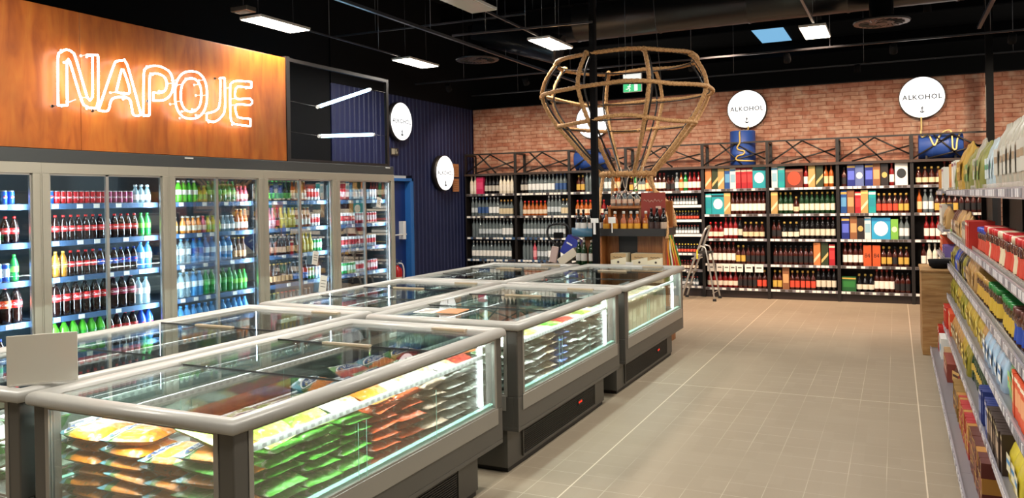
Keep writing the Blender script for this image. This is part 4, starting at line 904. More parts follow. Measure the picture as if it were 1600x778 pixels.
# ------------------------------------------------------------------ round light signs
def disc_sign(c, axis, lb, r=.305, anchor=True, thick=.10, tsc=1.0):
    rt = empty('round_light_sign', c); R = Matrix.Rotation(pi / 2, 3, 'X') if axis == 'back' else Matrix.Rotation(pi / 2, 3, 'Y')
    # sign faces -Y (back wall) or +X (left wall)
    if axis == 'back': fn = lambda x, y, d=0: (x, -thick - .005 - d, y)
    else: fn = lambda x, y, d=0: (thick + .005 + d, x, y)
    R2 = Matrix.Rotation(pi / 2, 3, 'X') if axis == 'back' else Matrix.Rotation(pi / 2, 3, 'Y')
    MB().lathe([(r + .012, 0), (r + .012, thick)], 48, [0], (0, 0, 0), R2).build('sign_case', 'steel', rt)
    MB().lathe([(r, thick), (r, thick + .0008)], 48, [0], (0, 0, 0), R2).build('lit_face', 'disc', rt)
    m = MB(); add_text(m, 'ALKOHOL', .104 * tsc, lambda x, y: fn(x, y - .0), 0, 1.14, 0, .0012); m.build('lettering', 'ink', rt)
    a = MB(); s = .9
    P2 = lambda pts: [fn(x * s, y * s - .19, .002) for x, y in pts]
    a.tube(P2([(0, .04), (0, -.04)]), .006, n=6); a.tube(P2([(-.018, .028), (.018, .028)]), .006, n=6)
    a.tube(P2([(-.03, -.018), (-.024, -.034), (0, -.043), (.024, -.034), (.03, -.018)]), .007, n=6); a.tube(P2([(.009 * cos(t * pi / 5), .05 + .009 * sin(t * pi / 5)) for t in range(11)]), .003, n=6)
    a.build('anchor_emblem', 'ink', rt)
    tag(rt, lb, 'round sign', 'round white illuminated signs'); return rt
SY = 13.38
disc_sign((-2.19, YW - .005, 3.07), 'back', 'round lit sign above the upright blue drum, right of the rope balloon')
disc_sign((.375, YW - .005, 3.08), 'back', 'round lit sign at the right, above the lying drum with yellow cord')
disc_sign((-4.88, YW - .005, 3.03), 'back', 'round lit sign behind the rope balloon')
disc_sign((XL + .03, 10.93, 2.95), 'left', 'round lit sign on the blue wall nearest the dark frame')
disc_sign((XL + .03, 12.3, 2.14), 'left', 'round lit sign lower on the blue wall, by the orange plates')
for a in ('back',):
    for x, z0, z1, lb in ((-2.19, 2.7, 2.76, 'a'), (.375, 2.5, 2.76, 'b')): pass
o = MB().box(0, .012, -.11, .11, -.06, .06).build('pictogram_sign', mat('sign_brown', '#37322c', .5), loc=(XL + .03, 10.85, 2.46)); tag(o, 'small dark exit pictogram plate on the blue wall under the upper round sign', 'sign')
m = MB(); m.box(.012, .014, -.09, .0, -.045, .045); m.box(.012, .014, .02, .05, -.03, .04); m.add([(.014, .02, -.0), (.014, .09, -.0), (.014, .055, -.045)], [(0, 2, 1)]); m.build('pictogram', mat('sign_cream', '#a39c88', .5), o)
for z, lb in ((2.20, 'upper'), (1.93, 'lower')):
    o = MB().box(0, .015, -.11, .11, -.12, .12).build('wooden_plate', mat('plate_orange', '#c98a5a', .5), loc=(XL + .03, 12.83, z), bevel=.003); tag(o, '%s of the two small orange plates beside the lower round sign' % lb, 'plate', 'orange plates on the blue wall')
    m = MB()
    for k in range(5): m.box(.0155, .017, -.08, .08 - .02 * (k % 2), .06 - k * .035, .068 - k * .035)
    m.build('engraved_lines', mat('plate_line', '#8a5430', .6), o)
# exit sign
ex = empty('exit_sign', (-3.36, 11.0, 3.28)); MB().box(-.135, .135, -.02, .02, -.13, .13).build('housing', 'white', ex, bevel=.004)
MB().box(-.13, .13, -.024, -.02, -.125, -.0).build('green_face', 'exitg', ex); MB().box(-.13, .13, -.024, -.02, .002, .125).build('pale_face', 'exitw', ex)
m = MB(); m.ball((-.03, -.026, -.025), .012, sc=(1, .2, 1)); m.tube([(-.035, -.026, -.04), (-.05, -.026, -.075), (-.03, -.026, -.095), (-.045, -.026, -.118)], .008, n=6); m.tube([(-.05, -.026, -.075), (-.075, -.026, -.09), (-.09, -.026, -.085)], .008, n=6)
m.tube([(-.07, -.026, -.055), (-.04, -.026, -.045), (-.02, -.026, -.06)], .006, n=6); m.box(.03, .08, -.026, -.024, -.115, -.015); m.build('running_figure', 'exitw', ex)
MB().rod((0, 0, .13), (0, 0, ZC - 3.28), .004).build('hanger', 'track', ex)
tag(ex, 'green and white emergency exit sign seen through the rope balloon', 'exit sign')
# ------------------------------------------------------------------ liquor shelving
UP = [-7.30, -6.255, -5.20, -4.16, -2.855, -1.83, -.80, .215, 1.25]
LZ = [1.755, 1.345, .95, .545, .155]
LZ5 = [1.74, 1.50, 1.26, 1.02, .71, .44, .17]
YS0 = YB; YS1 = YW - .02
BN = ['first liquor bay', 'second liquor bay', 'third liquor bay', 'narrow-shelf bay left of ladder', 'bay right of ladder', 'middle right bay', 'wide right bay', 'rightmost liquor bay']
for b in range(8):
    xa, xb = UP[b], UP[b + 1]; rt = empty('liquor_shelf_unit', ((xa + xb) / 2, YB, 0)); ox = (xa + xb) / 2
    def bx(mb, x0, x1, y0, y1, z0, z1, mi=0): return mb.box(x0 - ox, x1 - ox, y0 - YB, y1 - YB, z0, z1, mi)
    h = (xa + .0005, xb - .0005)
    m = MB(); bx(m, *h, YS1 - .02, YS1, .1, 2.1); m.build('back_panel', 'shelfdk', rt)
    m = MB(); bx(m, *h, YS0 + .03, YS1, .0, .135); m.build('plinth', 'shelfdk', rt)
    for x in (xa + .012, xb - .012):
        m = MB(); bx(m, x - .0115, x + .0115, YS0 - .005, YS0 + .02, 0, 2.5); bx(m, x - .0115, x + .0115, YS1 - .05, YS1 - .03, .135, 2.5); bx(m, x - .0115, x + .0115, YS0 + .02, YS1 - .05, 2.47, 2.5)
        for zz in (.14, 2.12): bx(m, x - .0115, x + .0115, YS0 + .02, YS1 - .05, zz, zz + .02)
        bx(m, x - .006, x + .006, YS0 + .02, YS1 - .05, .16, 2.12); m.build('upright', 'steel', rt)
    m = MB(); bx(m, *h, YS0 - .03, YS1, 2.095, 2.135); m.build('cornice', 'tin', rt) if False else m.build('cornice', mat('cornice_brown', '#4a3f3a', .35, .4), rt)
    # cross-braced truss above
    m = MB(); yy = YS0 + .01; bx(m, xa, xb, yy - .012, yy + .012, 2.485, 2.51)
    m.build('top_bar', 'steel', rt)
    m = MB(); w = xb - xa
    def bar(x0, z0, x1, z1): m.rod((x0 - ox, yy - YB, z0), (x1 - ox, yy - YB, z1), .016, n=4)
    bar(xa + .02, 2.15, xa + w * .52, 2.49); bar(xa + w * .28, 2.49, xa + w * .62, 2.14); bar(xa + w * .5, 2.49, xb - .03, 2.22); bar(xa + w * .2, 2.14, xb - .03, 2.34)
    m.build('cross_brace', 'steel', rt)
    for si, z in enumerate(LZ5 if b == 3 else LZ):
        m = MB(); bx(m, xa + .02, xb - .02, YS0 + .01, YS1 - .03, z - .022, z); sh = m.build('shelf', 'shelfdk', rt)
        blue = b < 2 and si >= 2
        m = MB(); bx(m, xa + .025, xb - .025, YS0 - .006, YS0 + .008, z - .036, z + .006); x = xa + .03
        if not (b == 3 and si in (1, 2, 3)):
            k = 0
            while x < xb - .08:
                w_ = random.choice((.05, .055, .06, .07)); bx(m, x, x + w_, YS0 - .008, YS0 - .005, z - .032, z + .002, 1 if random.random() < .66 else 2); x += w_ + random.choice((.008, .015, .05))
        m.build('price_rail', [('blueshelf' if blue else ('tagw' if b == 3 and si in (1, 2, 3) else 'shelflt')), 'tagw', 'tagd'], sh)
    tag(rt, 'dark steel liquor shelving, %s, with braced top frame' % BN[b], 'shelving unit', 'liquor shelving along the brick wall')
# bottles
K2 = {}
def kind2(code, pr, w, desc, name, cat): K[code] = (pr, w, desc, name, cat)
def v(code, shape, g, lab, cap, w, desc, name, cat): kind2(code, B(shape, g, lab, cap), w, desc, name, cat)
v('v1', 'tall', 'g_vodka', '#e6eaec', '#c0c4c8', .076, 'clear vodka bottle, white label', 'vodka_bottle', 'vodka bottle')
v('v2', 'slim', 'g_vodka', '#c2ccd4', '#d4d8da', .07, 'slim clear vodka bottle', 'vodka_bottle', 'vodka bottle')
v('v3', 'tall', 'g_vodka', '#33548c', '#2c4a86', .076, 'vodka bottle, blue label', 'vodka_bottle', 'vodka bottle')
v('v4', 'wine', 'g_dark', '#b8b4ac', '#1c1c1e', .076, 'black vodka bottle, pale label', 'vodka_bottle', 'vodka bottle')
v('v5', 'slim', 'g_vodka', None, '#a8acb0', .07, 'unlabelled clear bottle', 'vodka_bottle', 'vodka bottle')
v('v6', 'square', 'g_vodka', '#d8c9a8', '#b08848', .07, 'square clear bottle, gold label', 'vodka_bottle', 'vodka bottle')
v('v7', 'wine', 'g_vodka', '#f0eeea', '#e8e6e2', .076, 'clear bottle, round white label', 'vodka_bottle', 'vodka bottle')
v('pk', 'tall', 'g_milk', '#e6e0d4', '#d6d0c4', .076, 'milky white liqueur bottle', 'liqueur_bottle', 'liqueur bottle')
v('or', 'round', 'g_amber', '#e0d0b8', '#c8342a', .08, 'small red-orange liqueur bottle', 'liqueur_bottle', 'liqueur bottle')
v('w1', 'square', 'g_whisky', '#e6dcc6', '#241a16', .076, 'whisky bottle, cream label', 'whisky_bottle', 'whisky bottle')
v('w2', 'round', 'g_whisky', '#d8cca8', '#a8883c', .086, 'round whisky bottle, buff label', 'whisky_bottle', 'whisky bottle')
v('w3', 'square', 'g_whisky', '#1c1a1c', '#141214', .076, 'whisky bottle, black label', 'whisky_bottle', 'whisky bottle')
v('w4', 'tall', 'g_amber', '#e0c89a', '#6a2c14', .076, 'amber whisky bottle', 'whisky_bottle', 'whisky bottle')
v('w5', 'square', 'g_whisky', '#d84a34', '#c8a04a', .078, 'whisky bottle, red label', 'whisky_bottle', 'whisky bottle')
v('w6', 'round', 'g_dark', '#e6e0cc', '#b89a4a', .09, 'dark round brandy bottle, cream label', 'brandy_bottle', 'brandy bottle')
v('w7', 'tall', 'g_whisky', '#f0ece2', '#8a1a1a', .074, 'brown bottle, white label', 'whisky_bottle', 'whisky bottle')
v('w8', 'square', 'g_whisky', '#c8a44a', '#c8a44a', .078, 'whisky bottle, gold label', 'whisky_bottle', 'whisky bottle')
v('b1', 'wine', 'g_dark', '#d8d0bc', '#8c1c20', .076, 'black bottle, cream label', 'brandy_bottle', 'brandy bottle')
v('b2', 'wine', 'g_dgreen', '#e8e2cc', '#c8a44a', .076, 'dark green bottle, pale label', 'brandy_bottle', 'brandy bottle')
v('b3', 'wine', 'g_dark', '#4a7a9c', '#1c1c20', .076, 'black bottle, blue label', 'brandy_bottle', 'brandy bottle')
v('r1', 'round', 'g_red', '#e8dcc8', '#b01418', .084, 'red liqueur bottle, cream label', 'liqueur_bottle', 'liqueur bottle')
v('r2', 'tall', 'g_red', '#f2ece4', '#a81418', .076, 'tall red bottle, white label', 'liqueur_bottle', 'liqueur bottle')
v('gn', 'tall', 'g_green', '#d8e0c8', '#e8e6da', .076, 'green liqueur bottle', 'liqueur_bottle', 'liqueur bottle')
v('pi', 'tall', 'g_pink', '#e8a0a8', '#d8d0c8', .076, 'pink gin bottle', 'gin_bottle', 'gin bottle')
v('s1', 'mini', 'g_whisky', '#e8dcc8', '#b01818', .05, 'small flask, cream label', 'small_flask', 'flask')
v('s2', 'mini', 'g_vodka', '#e8ecee', '#c84a3a', .05, 'small clear flask', 'small_flask', 'flask')
v('s3', 'mini', 'g_dark', '#c8503c', '#e8c84a', .05, 'small dark flask, red label', 'small_flask', 'flask')
def bx_(code, w, h, col, front, acc, shape, desc): kind2(code, carton(w, .09, h, col, front, acc, shape), w + .008, desc, 'gift_box', 'gift box')
bx_('gmag', .15, .28, '#c8285c', '#d84a78', None, 0, 'magenta gift box'); bx_('gteal', .10, .30, '#1a9a9c', '#1f8a9a', '#d8e4e0', 0, 'teal gift box')
bx_('gteal2', .20, .30, '#1f9aa8', '#e8efe9', '#123c48', 1, 'wide teal gift box with white picture'); bx_('gor', .10, .31, '#c87a44', '#e6c8a0', None, 2, 'orange-tan gift box')
bx_('gkh', .10, .31, '#2e3a22', '#c8b070', None, 2, 'dark green gift box'); bx_('ggold', .10, .31, '#b8965c', '#e6d8b0', '#d8c070', 2, 'gold gift box')
bx_('gbl', .085, .31, '#1c4a8c', '#5c9ac8', '#c8a04a', 0, 'blue gift box'); bx_('gred', .085, .29, '#a81c28', '#c83a3c', '#e8d8c0', 0, 'red gift box')
bx_('gwh', .09, .30, '#d8dcda', '#8ab4c8', '#4a90b8', 0, 'white and blue gift box'); bx_('gdk', .10, .29, '#231c1c', '#c8a860', None, 1, 'dark gift box with gold disc')
bx_('gnv', .11, .30, '#1c2a7c', '#5a6ad0', '#c8a85a', 0, 'navy gift box'); bx_('gsil', .12, .29, '#5a6a9c', '#c8ccd4', None, 1, 'blue gift box with silver disc')
bx_('ggr', .10, .27, '#7ab84a', '#d8e8c0', None, 1, 'lime green gift box'); bx_('gsky', .26, .29, '#2ea0d0', '#dff0f4', '#1878b0', 1, 'wide sky-blue gift box'); bx_('g84', .11, .28, '#c8562a', '#2a1612', None, 3, 'orange box numbered 84')
bx_('gtan', .10, .31, '#8a5a3a', '#c89a6a', None, 0, 'brown gift box'); bx_('ggrn', .20, .20, '#1c5a2c', '#2f7a3a', '#c8a44a', 0, 'wide green gift box'); bx_('gwhb', .17, .32, '#e6e2dc', '#2a3034', '#e6e2dc', 1, 'large white gift box with black picture')
bx_('gbrn', .26, .26, '#6a2f22', '#c84a30', '#8a5c48', 1, 'wide brown gift box with red ornament')
m_ = None
F2 = {
 0: ['pk*2 gmag*1 v4*4 pk*4', 'v2*2 v3*3 v1*3 v6*4', 'v5*2 v2*7 v1*3', 'v7*11 _*.05', 'v4*3 v1*6 v3*3'],
 1: ['v4*2 v1*4 v1*3 v3*3', 'v5*1 or*6 v2*4 v6*2', 'v2*12', 'v5*3 pi*1 v2*3 v1*5', 'v1*11'],
 2: ['w8*2 v5*5 v1*2 w4*2', 'or*5 r1*2 s2*3 r2*2', 'v1*4 b1*4 v1*3', 'v1*11', 'b1*9'],
 3: ['w8*1 gn*1 v6*2 w4*2 w7*3 w3*2 v1*1 w4*1 gn*1 r2*3', 's3*6 s1*8 s2*8', 's1*12 s3*11', 's1*6 s3*7 s2*10', 'or*4 s2*9 s3*7', 's3*10 s1*12', 's1*10 s2*12'],
 4: ['gor*1 gkh*1 ggold*1 gbl*1 gwh*1 gred*3 gteal2*1', 'gteal*1 gteal2*1 ggold*1 w7*8', 'r1*3 r2*3 b1*1 w2*4', 'w7*6 w8*2 w3*4', 'r1*6 w3*4 w5*2'],
 5: ['gwh*1 gteal*1 gbrn*1 r2*1 ggold*1 gkh*1 w4*2', 'ggold*1 b2*3 w2*1 b2*7', 'w3*2 w6*3 b1*7', 'w3*8 gor*1 gkh*1 gred*1', 'w8*2 gtan*1 w5*5 b1*4'],
 6: ['w3*1 gnv*1 gsil*1 gnv*1 gtan*1 gdk*1 r2*1 gwhb*1', 'gbl*1 gtan*1 gred*1 ggold*1 gteal*1 w5*4 w8*2', 'gnv*1 gtan*1 gdk*1 gwh*1 gsky*1 ggr*1 v1*2', 'w7*4 g84*2 w8*2 w3*1 w8*2', 'ggrn*1 w6*3 w7*4 w3*3'],
 7: ['w2*4 w7*5 w3*3', 'w4*1 v1*2 w8*4 w3*5', 'r2*4 w7*6', 'w7*1 pk*2 b1*8', 'w7*1 r2*1 w3*9']}
LBLS = ['top shelf', 'second shelf', 'third shelf', 'fourth shelf', 'bottom shelf']
for b in range(8):
    xa, xb = UP[b], UP[b + 1]
    zs = LZ5 if b == 3 else LZ
    for si, z in enumerate(zs):
        nm = LBLS[si] if b != 3 else ('top shelf', 'second shelf', 'third shelf', 'fourth shelf', 'fifth shelf', 'sixth shelf', 'bottom shelf')[si]
        run_row(YB + .075, xa + .04, xb - .04, z + .001, R_(F2[b][si]), '%s, %s' % (nm, BN[b]), rz=-pi / 2, along='x', grp='liquor on %s of %s' % (nm, BN[b]), sc=(.99, .99, 1.13) if b != 3 else None)

for i, (x, w) in enumerate(((-2.74, .11), (-2.60, .10), (-2.49, .09), (-2.39, .09), (-2.28, .10), (-2.14, .12), (-1.98, .13))):
    o = MB().box(-w / 2, w / 2, -.001, .001, -.065, .06).build('paper_notice', 'paper', loc=(x, YB - .011, .485)); MB().box(-w * .3, w * .3, -.0016, -.001, -.005, .012).build('printed_line', 'ink', o)
    tag(o, 'white paper price notice hanging right of the ladder, %s from left' % ORD[i], 'notice', 'paper price notices right of the ladder')
# ------------------------------------------------------------------ black column and thin post
o = MB().box(-.034, .034, -.034, .034, 0, ZC).box(-.09, .09, -.09, .09, 0, .012).build('column', 'black', loc=(-3.06, 8.52, 0)); tag(o, 'slim black square column in front of the rope balloon', 'column')
t = MB().box(-.045, .045, -.04, -.036, 1.37, 1.42).box(-.012, .012, -.055, -.036, 1.24, 1.40).build('security_clip', 'white', o)
o = MB().box(-.045, .045, -.045, .045, 0, ZC).build('post', 'black', loc=(1.17, 12.6, 0)); tag(o, 'thin black post at the right behind the product shelving', 'post')
MB().box(-.049, -.045, -.03, .03, 2.6, 3.1).build('bright_edge', 'tin', o)
# ------------------------------------------------------------------ rope balloon
BC = Vector((-2.93, 9.32, 0)); FA = math.atan2(-9.32, 2.93)   # direction of the viewer
bl = empty('rope_balloon', (BC.x, BC.y, 1.93))
def wob(p, s=.02): 
    v = noise.noise_vector(Vector(p) * 1.7 + Vector((3, 1, 7))); return Vector(p) + v * s
LEV = [(3.29, .84), (2.90, 1.02), (2.53, .83), (1.93, .31)]
ANG = [-90, -31, 14, 62, 103, 153, 195, 245]
def bp(a, r, z): t = FA + radians(a); return Vector((r * cos(t), r * sin(t), z - 1.93))
RR = .023
for li, (z, r) in enumerate(LEV):
    pts = [bp(a, r * (1 + .015 * sin(a * .11)), z + (.02 * sin(a * .05 + li) if li < 3 else 0)) for a in range(0, 360, 15)]
    pts = [wob(p, .035 if li < 3 else .01) for p in pts]
    pts = catmull(pts, .022, True); MB().tube(pts, RR if li < 3 else .03, n=12, closed=True, twist=34, lobe=.16).build('ring_rope', HEMP, bl)
    hp = [bp(a, r - .03, z - .01) for a in range(0, 360, 10)]; MB().tube(hp, .008, n=6, closed=True).build('hoop', 'steel', bl)
def prof_r(z):
    pts = [(1.93, .31), (2.2, .56), (2.53, .83), (2.72, .95), (2.90, 1.02), (3.08, .99), (3.22, .90), (3.29, .84)]
    for (z0, r0), (z1, r1) in zip(pts, pts[1:]):
        if z0 <= z <= z1: return r0 + (r1 - r0) * (z - z0) / (z1 - z0)
    return pts[-1][1]
ZL = [1.93, 2.05, 2.2, 2.35, 2.53, 2.72, 2.90, 3.05, 3.18, 3.29]
for i, a in enumerate(ANG):
    pts = [wob(bp(a, prof_r(z) + .004, z), .012) for z in ZL]
    MB().tube(catmull(pts, .022), RR, n=12, twist=34, lobe=.16).build('rib_rope', HEMP, bl)
    hp = [bp(a + 3, prof_r(z) - .045 * (1 if z < 2.6 else .8), z) for z in ZL]; MB().tube(catmull(hp, .06), .011, n=6).build('rib_rod', 'steel', bl)
    for li, (z, r) in enumerate(LEV[:3]):
        k = MB(); c = bp(a, r + .004, z)
        for q in range(3):
            ph = q * 1.1; R_n = 10; nrm = Vector((sin(ph + a), cos(ph * 2), .6)).normalized(); u = nrm.orthogonal().normalized(); w = nrm.cross(u)
            k.tube([c + u * .026 * cos(2 * pi * j / R_n) + w * .026 * sin(2 * pi * j / R_n) for j in range(R_n)], .013, n=8, closed=True)
        k.build('knot', HEMP, bl)
# wraps at the neck
k = MB()
for i in range(16):
    a = i * 22.5; c = bp(a, .31, 1.93); t = FA + radians(a); rad = Vector((cos(t), sin(t), 0))
    k.tube([c + rad * .032 * cos(2 * pi * j / 8) + Vector((0, 0, .032 * sin(2 * pi * j / 8))) for j in range(8)], .009, n=6, closed=True)
k.build('neck_lashing', HEMP, bl)
# ropes from the neck down to the basket, and the slack inner cords
KX0, KX1, KY0, KY1 = -3.105, -2.33, 8.75, 9.15
for a, (tx, ty, tz) in ((-70, (KX0 - .02, KY0 - .03, 1.25)), (62, (KX1 + .03, KY0 - .02, 1.18)), (130, (KX1 + .02, KY1, 1.3)), (215, (KX0 + .0, KY1 + .03, 1.3))):
    p0 = bp(a, .31, 1.90); p3 = Vector((tx, ty, tz)) - Vector((BC.x, BC.y, 1.93)); mid = (p0 + p3) / 2 + Vector(((p0.x - p3.x) * .10, 0, -.02))
    q = p0 * .75 + p3 * .25 + Vector(((p3.x - p0.x) * (.0 if a > 0 else -.15), 0, 0)); q2 = p0 * .3 + p3 * .7 + Vector(((p3.x - p0.x) * .12, 0, .05))
    MB().tube(catmull([p0, q, q2, p3], .022), .02, n=12, twist=32, lobe=.16).build('basket_rope', HEMP, bl)
for i in range(7):
    a = i * 51; p0 = bp(a, .2, 2.02); p1 = bp(a + 40, .12, 1.75); p2 = bp(a + 90, .16, 1.62)
    pts = [p0, (p0 + p1) / 2 + Vector((.03 * (-1) ** i, 0, 0)), p1, p2]; MB().tube(catmull(pts, .03), .006, n=6).build('slack_cord', mat('pale_cord', '#c9b9a4', .6), bl)
m = MB()
for i in range(3): m.rod(bp(i * 120, .5, 3.05), Vector((bp(i * 120, .3, 3.05).x, bp(i * 120, .3, 3.05).y, ZC - 1.93)), .003, n=6)
m.build('suspension_wire', 'track', bl)
tag(bl, 'large hot-air balloon frame of knotted hemp ropes hanging over the wooden display', 'rope balloon')
# ------------------------------------------------------------------ wooden display (the basket)
kx, ky = (KX0 + KX1) / 2, (KY0 + KY1) / 2; ks = empty('wooden_display', (kx, ky, 0)); hw, hd = (KX1 - KX0) / 2, (KY1 - KY0) / 2
def kb(name, a, mt, bev=.004, par=None): return MB().box(*a).build(name, mt, par or ks, bevel=bev)
kb('side_panel', (-hw, -hw + .03, -hd, hd, 0, 1.21), KWOOD); kb('side_panel', (hw - .03, hw, -hd, hd, 0, 1.21), KWOOD)
kb('back_panel', (-hw + .03, hw - .03, hd - .03, hd, 0, 1.21), KWOOD)
kb('front_stile', (-hw + .03, -hw + .17, -hd + .2, -hd + .22, .831, 1.21), KWOOD)
kb('front_stile', (hw - .38, hw - .03, -hd + .2, -hd + .22, .831, 1.21), KWOOD)
kb('recess_shade_sheet', (-hw + .17, hw - .38, -hd + .205, -hd + .21, .84, 1.20), 'kick')  # thin black sheet standing in for the shade inside the compartment
kb('lower_shelf', (-hw + .03, hw - .03, -hd, hd - .03, .80, .83), KWOOD)
m = MB().box(-hw - .01, hw + .01, -hd - .04, hd, 1.21, 1.225); m.box(-hw - .01, hw + .01, -hd - .045, -hd - .03, 1.21, 1.295); m.box(-hw - .02, -hw - .01, -hd - .04, hd, 1.21, 1.295); m.box(hw + .01, hw + .02, -hd - .04, hd, 1.21, 1.295)
m.build('bottle_tray', 'steel', ks)
kb('upper_back', (-hw + .05, hw - .0, .15, .18, 1.226, 1.60), KWOOD); kb('upper_shade_sheet', (-hw + .25, hw - .38, .145, .15, 1.30, 1.50), 'kick', 0)  # flat black sheet on the upper back replaces a shaded opening
m = MB().box(-hw + .06, -hw + .09, -hd + .16, .15, 1.226, 1.52).box(hw - .34, hw - .31, -hd + .16, .15, 1.226, 1.52); m.build('upper_side', KWOOD, ks)
kb('upper_shelf', (-hw + .06, hw - .31, -hd + .14, .15, 1.52, 1.55), KWOOD)
rb = MB().box(-.14, .14, -.008, .008, 0, .38).build('red_sign', mat('sign_red', '#8a2a1c', .5), ks, loc=(hw - .16, -hd + .12, 1.32)); 
m = MB()
add_text(m, 'La Palmeiras', .062, lambda x, y: (x - .0, -.0095, .28 + y), 0, .95, .3) if False else None
m.tube([(-.11 + i * .011, -.011, .285 + .014 * sin(i * 1.7) + .006 * sin(i * .6)) for i in range(21)], .0022, n=5); m.box(.03, .09, -.0105, -.009, .19, .225); m.build('sign_script', mat('sign_pale', '#d8b8a4', .5), rb)
kb('top_corner_board', (hw - .30, hw - .0, -hd + .14, .15, 1.226, 1.30), KWOOD)
tag(ks, 'wooden drinks display under the rope balloon with black bottle tray', 'wooden display')
# bottles on the tray
oc = B('square', 'g_amber', '#e0a02c', '#d8d2c8', True)
for i, x in enumerate((-.31, -.21, -.10, -.02, .06, .155)):
    put(oc, 'whisky_bottle', (kx + x, ky - hd + .04 + .02 * (i % 2), 1.226), -pi / 2 + .1, 'amber whisky bottle with slanted yellow label on the display tray, %s from left' % ORD[i], 'whisky bottle', 'amber bottles on the display tray')
for i, x in enumerate((.225, .29, .365)):
    put(B('wine', 'g_dark', '#b8a08c' if i == 2 else '#3a2420', '#1a1416', True), 'wine_bottle', (kx + x, ky - hd + .04, 1.226), -pi / 2, 'dark wine bottle at the right of the display tray, %s from left' % ORD[i], 'wine bottle', 'dark bottles on the display tray')
for i, x in enumerate((-.29, -.22, -.15, -.08, .0)):
    put(B('small', 'g_vodka', '#d8b8a0', '#c8a090'), 'vodka_bottle', (kx + x, ky - hd + .24, 1.551), -pi / 2, 'small clear bottle on the top board of the display, %s from left' % ORD[i], 'vodka bottle', 'small bottles on the display top')
for i, (x, w) in enumerate(((-.165, .185), (.085, .19), (.275, .19))):
    bxo = empty('wine_carton', (kx + x, ky - hd + .10, .831)); MB().box(-w / 2, w / 2, -.09, .09, 0, .178).build('box_body', mat('carton_cream', '#f0e8cc', .6), bxo, bevel=.003)
    m = MB(); m.add([(-w / 2, -.0915, .10), (w / 2, -.0915, .14), (w / 2, -.0915, .178), (-w / 2, -.0915, .178)], [(0, 1, 2, 3)], 0); m.tube([(-w * .32 + k * .012, -.092, .135 + .006 * sin(k * 2)) for k in range(10)], .003, 1, n=5); m.box(-w * .3, w * .2, -.0925, -.091, .03, .045, 1); m.ball((0, -.092, .08), .013, 1, sc=(1, .1, 1))
    m.build('printed_front', [mat('carton_tan', '#c2a274', .6), mat('carton_ink', '#4a3e38', .6)], bxo); tag(bxo, 'cream wine carton on the lower shelf of the wooden display, %s from left' % ORD[i], 'carton', 'wine cartons in the wooden display')
for x, z, lb in ((-.21, 1.31, 'white price card standing on the black bottle tray'), (-.03, .835, 'white price card in front of the wine cartons')):
    c = empty('price_card', (kx + x, ky - hd - .055 if z > 1 else ky - hd + .0, z - .012)); MB().box(-.042, .042, -.002, .002, .02 if z < 1 else .06, .09 if z < 1 else .13).build('card', 'tagw', c); MB().box(-.006, .006, -.003, .003, -.05 if z > 1 else 0, .07).build('card_holder', 'white', c); tag(c, lb, 'price card')
# colourful strips hanging at the right corner
st = empty('strip_bundle', (KX1 + .05, KY0 + .02, 1.22)); cols = ['#c8321e', '#d8922a', '#3f7a2c', '#e0d8c8', '#b81c1c', '#d8b84a']
for i in range(9):
    x = -.03 + .012 * i; pts = [(x * .3, -.01 * (i % 3), 0), (x, -.02 * (i % 2), -.15), (x * 1.4 + .02, .01 * (i % 3) - .02, -.32), (x * 1.5 + .02, 0, -.46)]
    MB().tube(catmull(pts, .05), .009, n=6).build('sweet_strip', pm('strip', cols[i % 6]), st)
tag(st, 'bundle of red, orange and green strips hanging at the right corner of the display', 'strips')
# ------------------------------------------------------------------ round wine stand left of the column
ws = empty('wine_stand', (-3.33, 9.15, 0)); MB().lathe([(.25, 0), (.25, .84), (.24, .85)], 28).build('lower_drum', KWOOD, ws)
MB().lathe([(.26, .80), (.26, .842), (.25, .85)], 28).build('lower_rim', 'black', ws); MB().lathe([(.10, .85), (.10, 1.2)], 16).build('neck', KWOOD, ws)
MB().lathe([(.24, 1.19), (.25, 1.2), (.255, 1.29), (.24, 1.29), (.24, 1.215)], 28).build('blue_tray', mat('tray_blue', '#3c6a86', .4), ws); tag(ws, 'round two-tier wine stand with a blue upper tray left of the column', 'wine stand')
for i in range(7):
    a = -2.4 + i * .55; put(B('wine', 'g_dark', '#e6e2dc', '#1c1a1e', True), 'wine_bottle', (-3.33 + .18 * cos(a), 9.15 + .18 * sin(a), 1.216), a, 'dark wine bottle with white label in the blue tray, place %s' % ORD[i], 'wine bottle', 'bottles in the blue tray')
for i in range(5):
    a = -2.3 + i * .5; put(B('wine', 'g_dgreen', '#d8d4cc', '#c8c4bc', True), 'champagne_bottle', (-3.33 + .19 * cos(a), 9.15 + .19 * sin(a), .851), a, 'sparkling wine bottle on the lower tier of the round stand, place %s' % ORD[i], 'champagne bottle', 'bottles on the lower tier of the round stand')
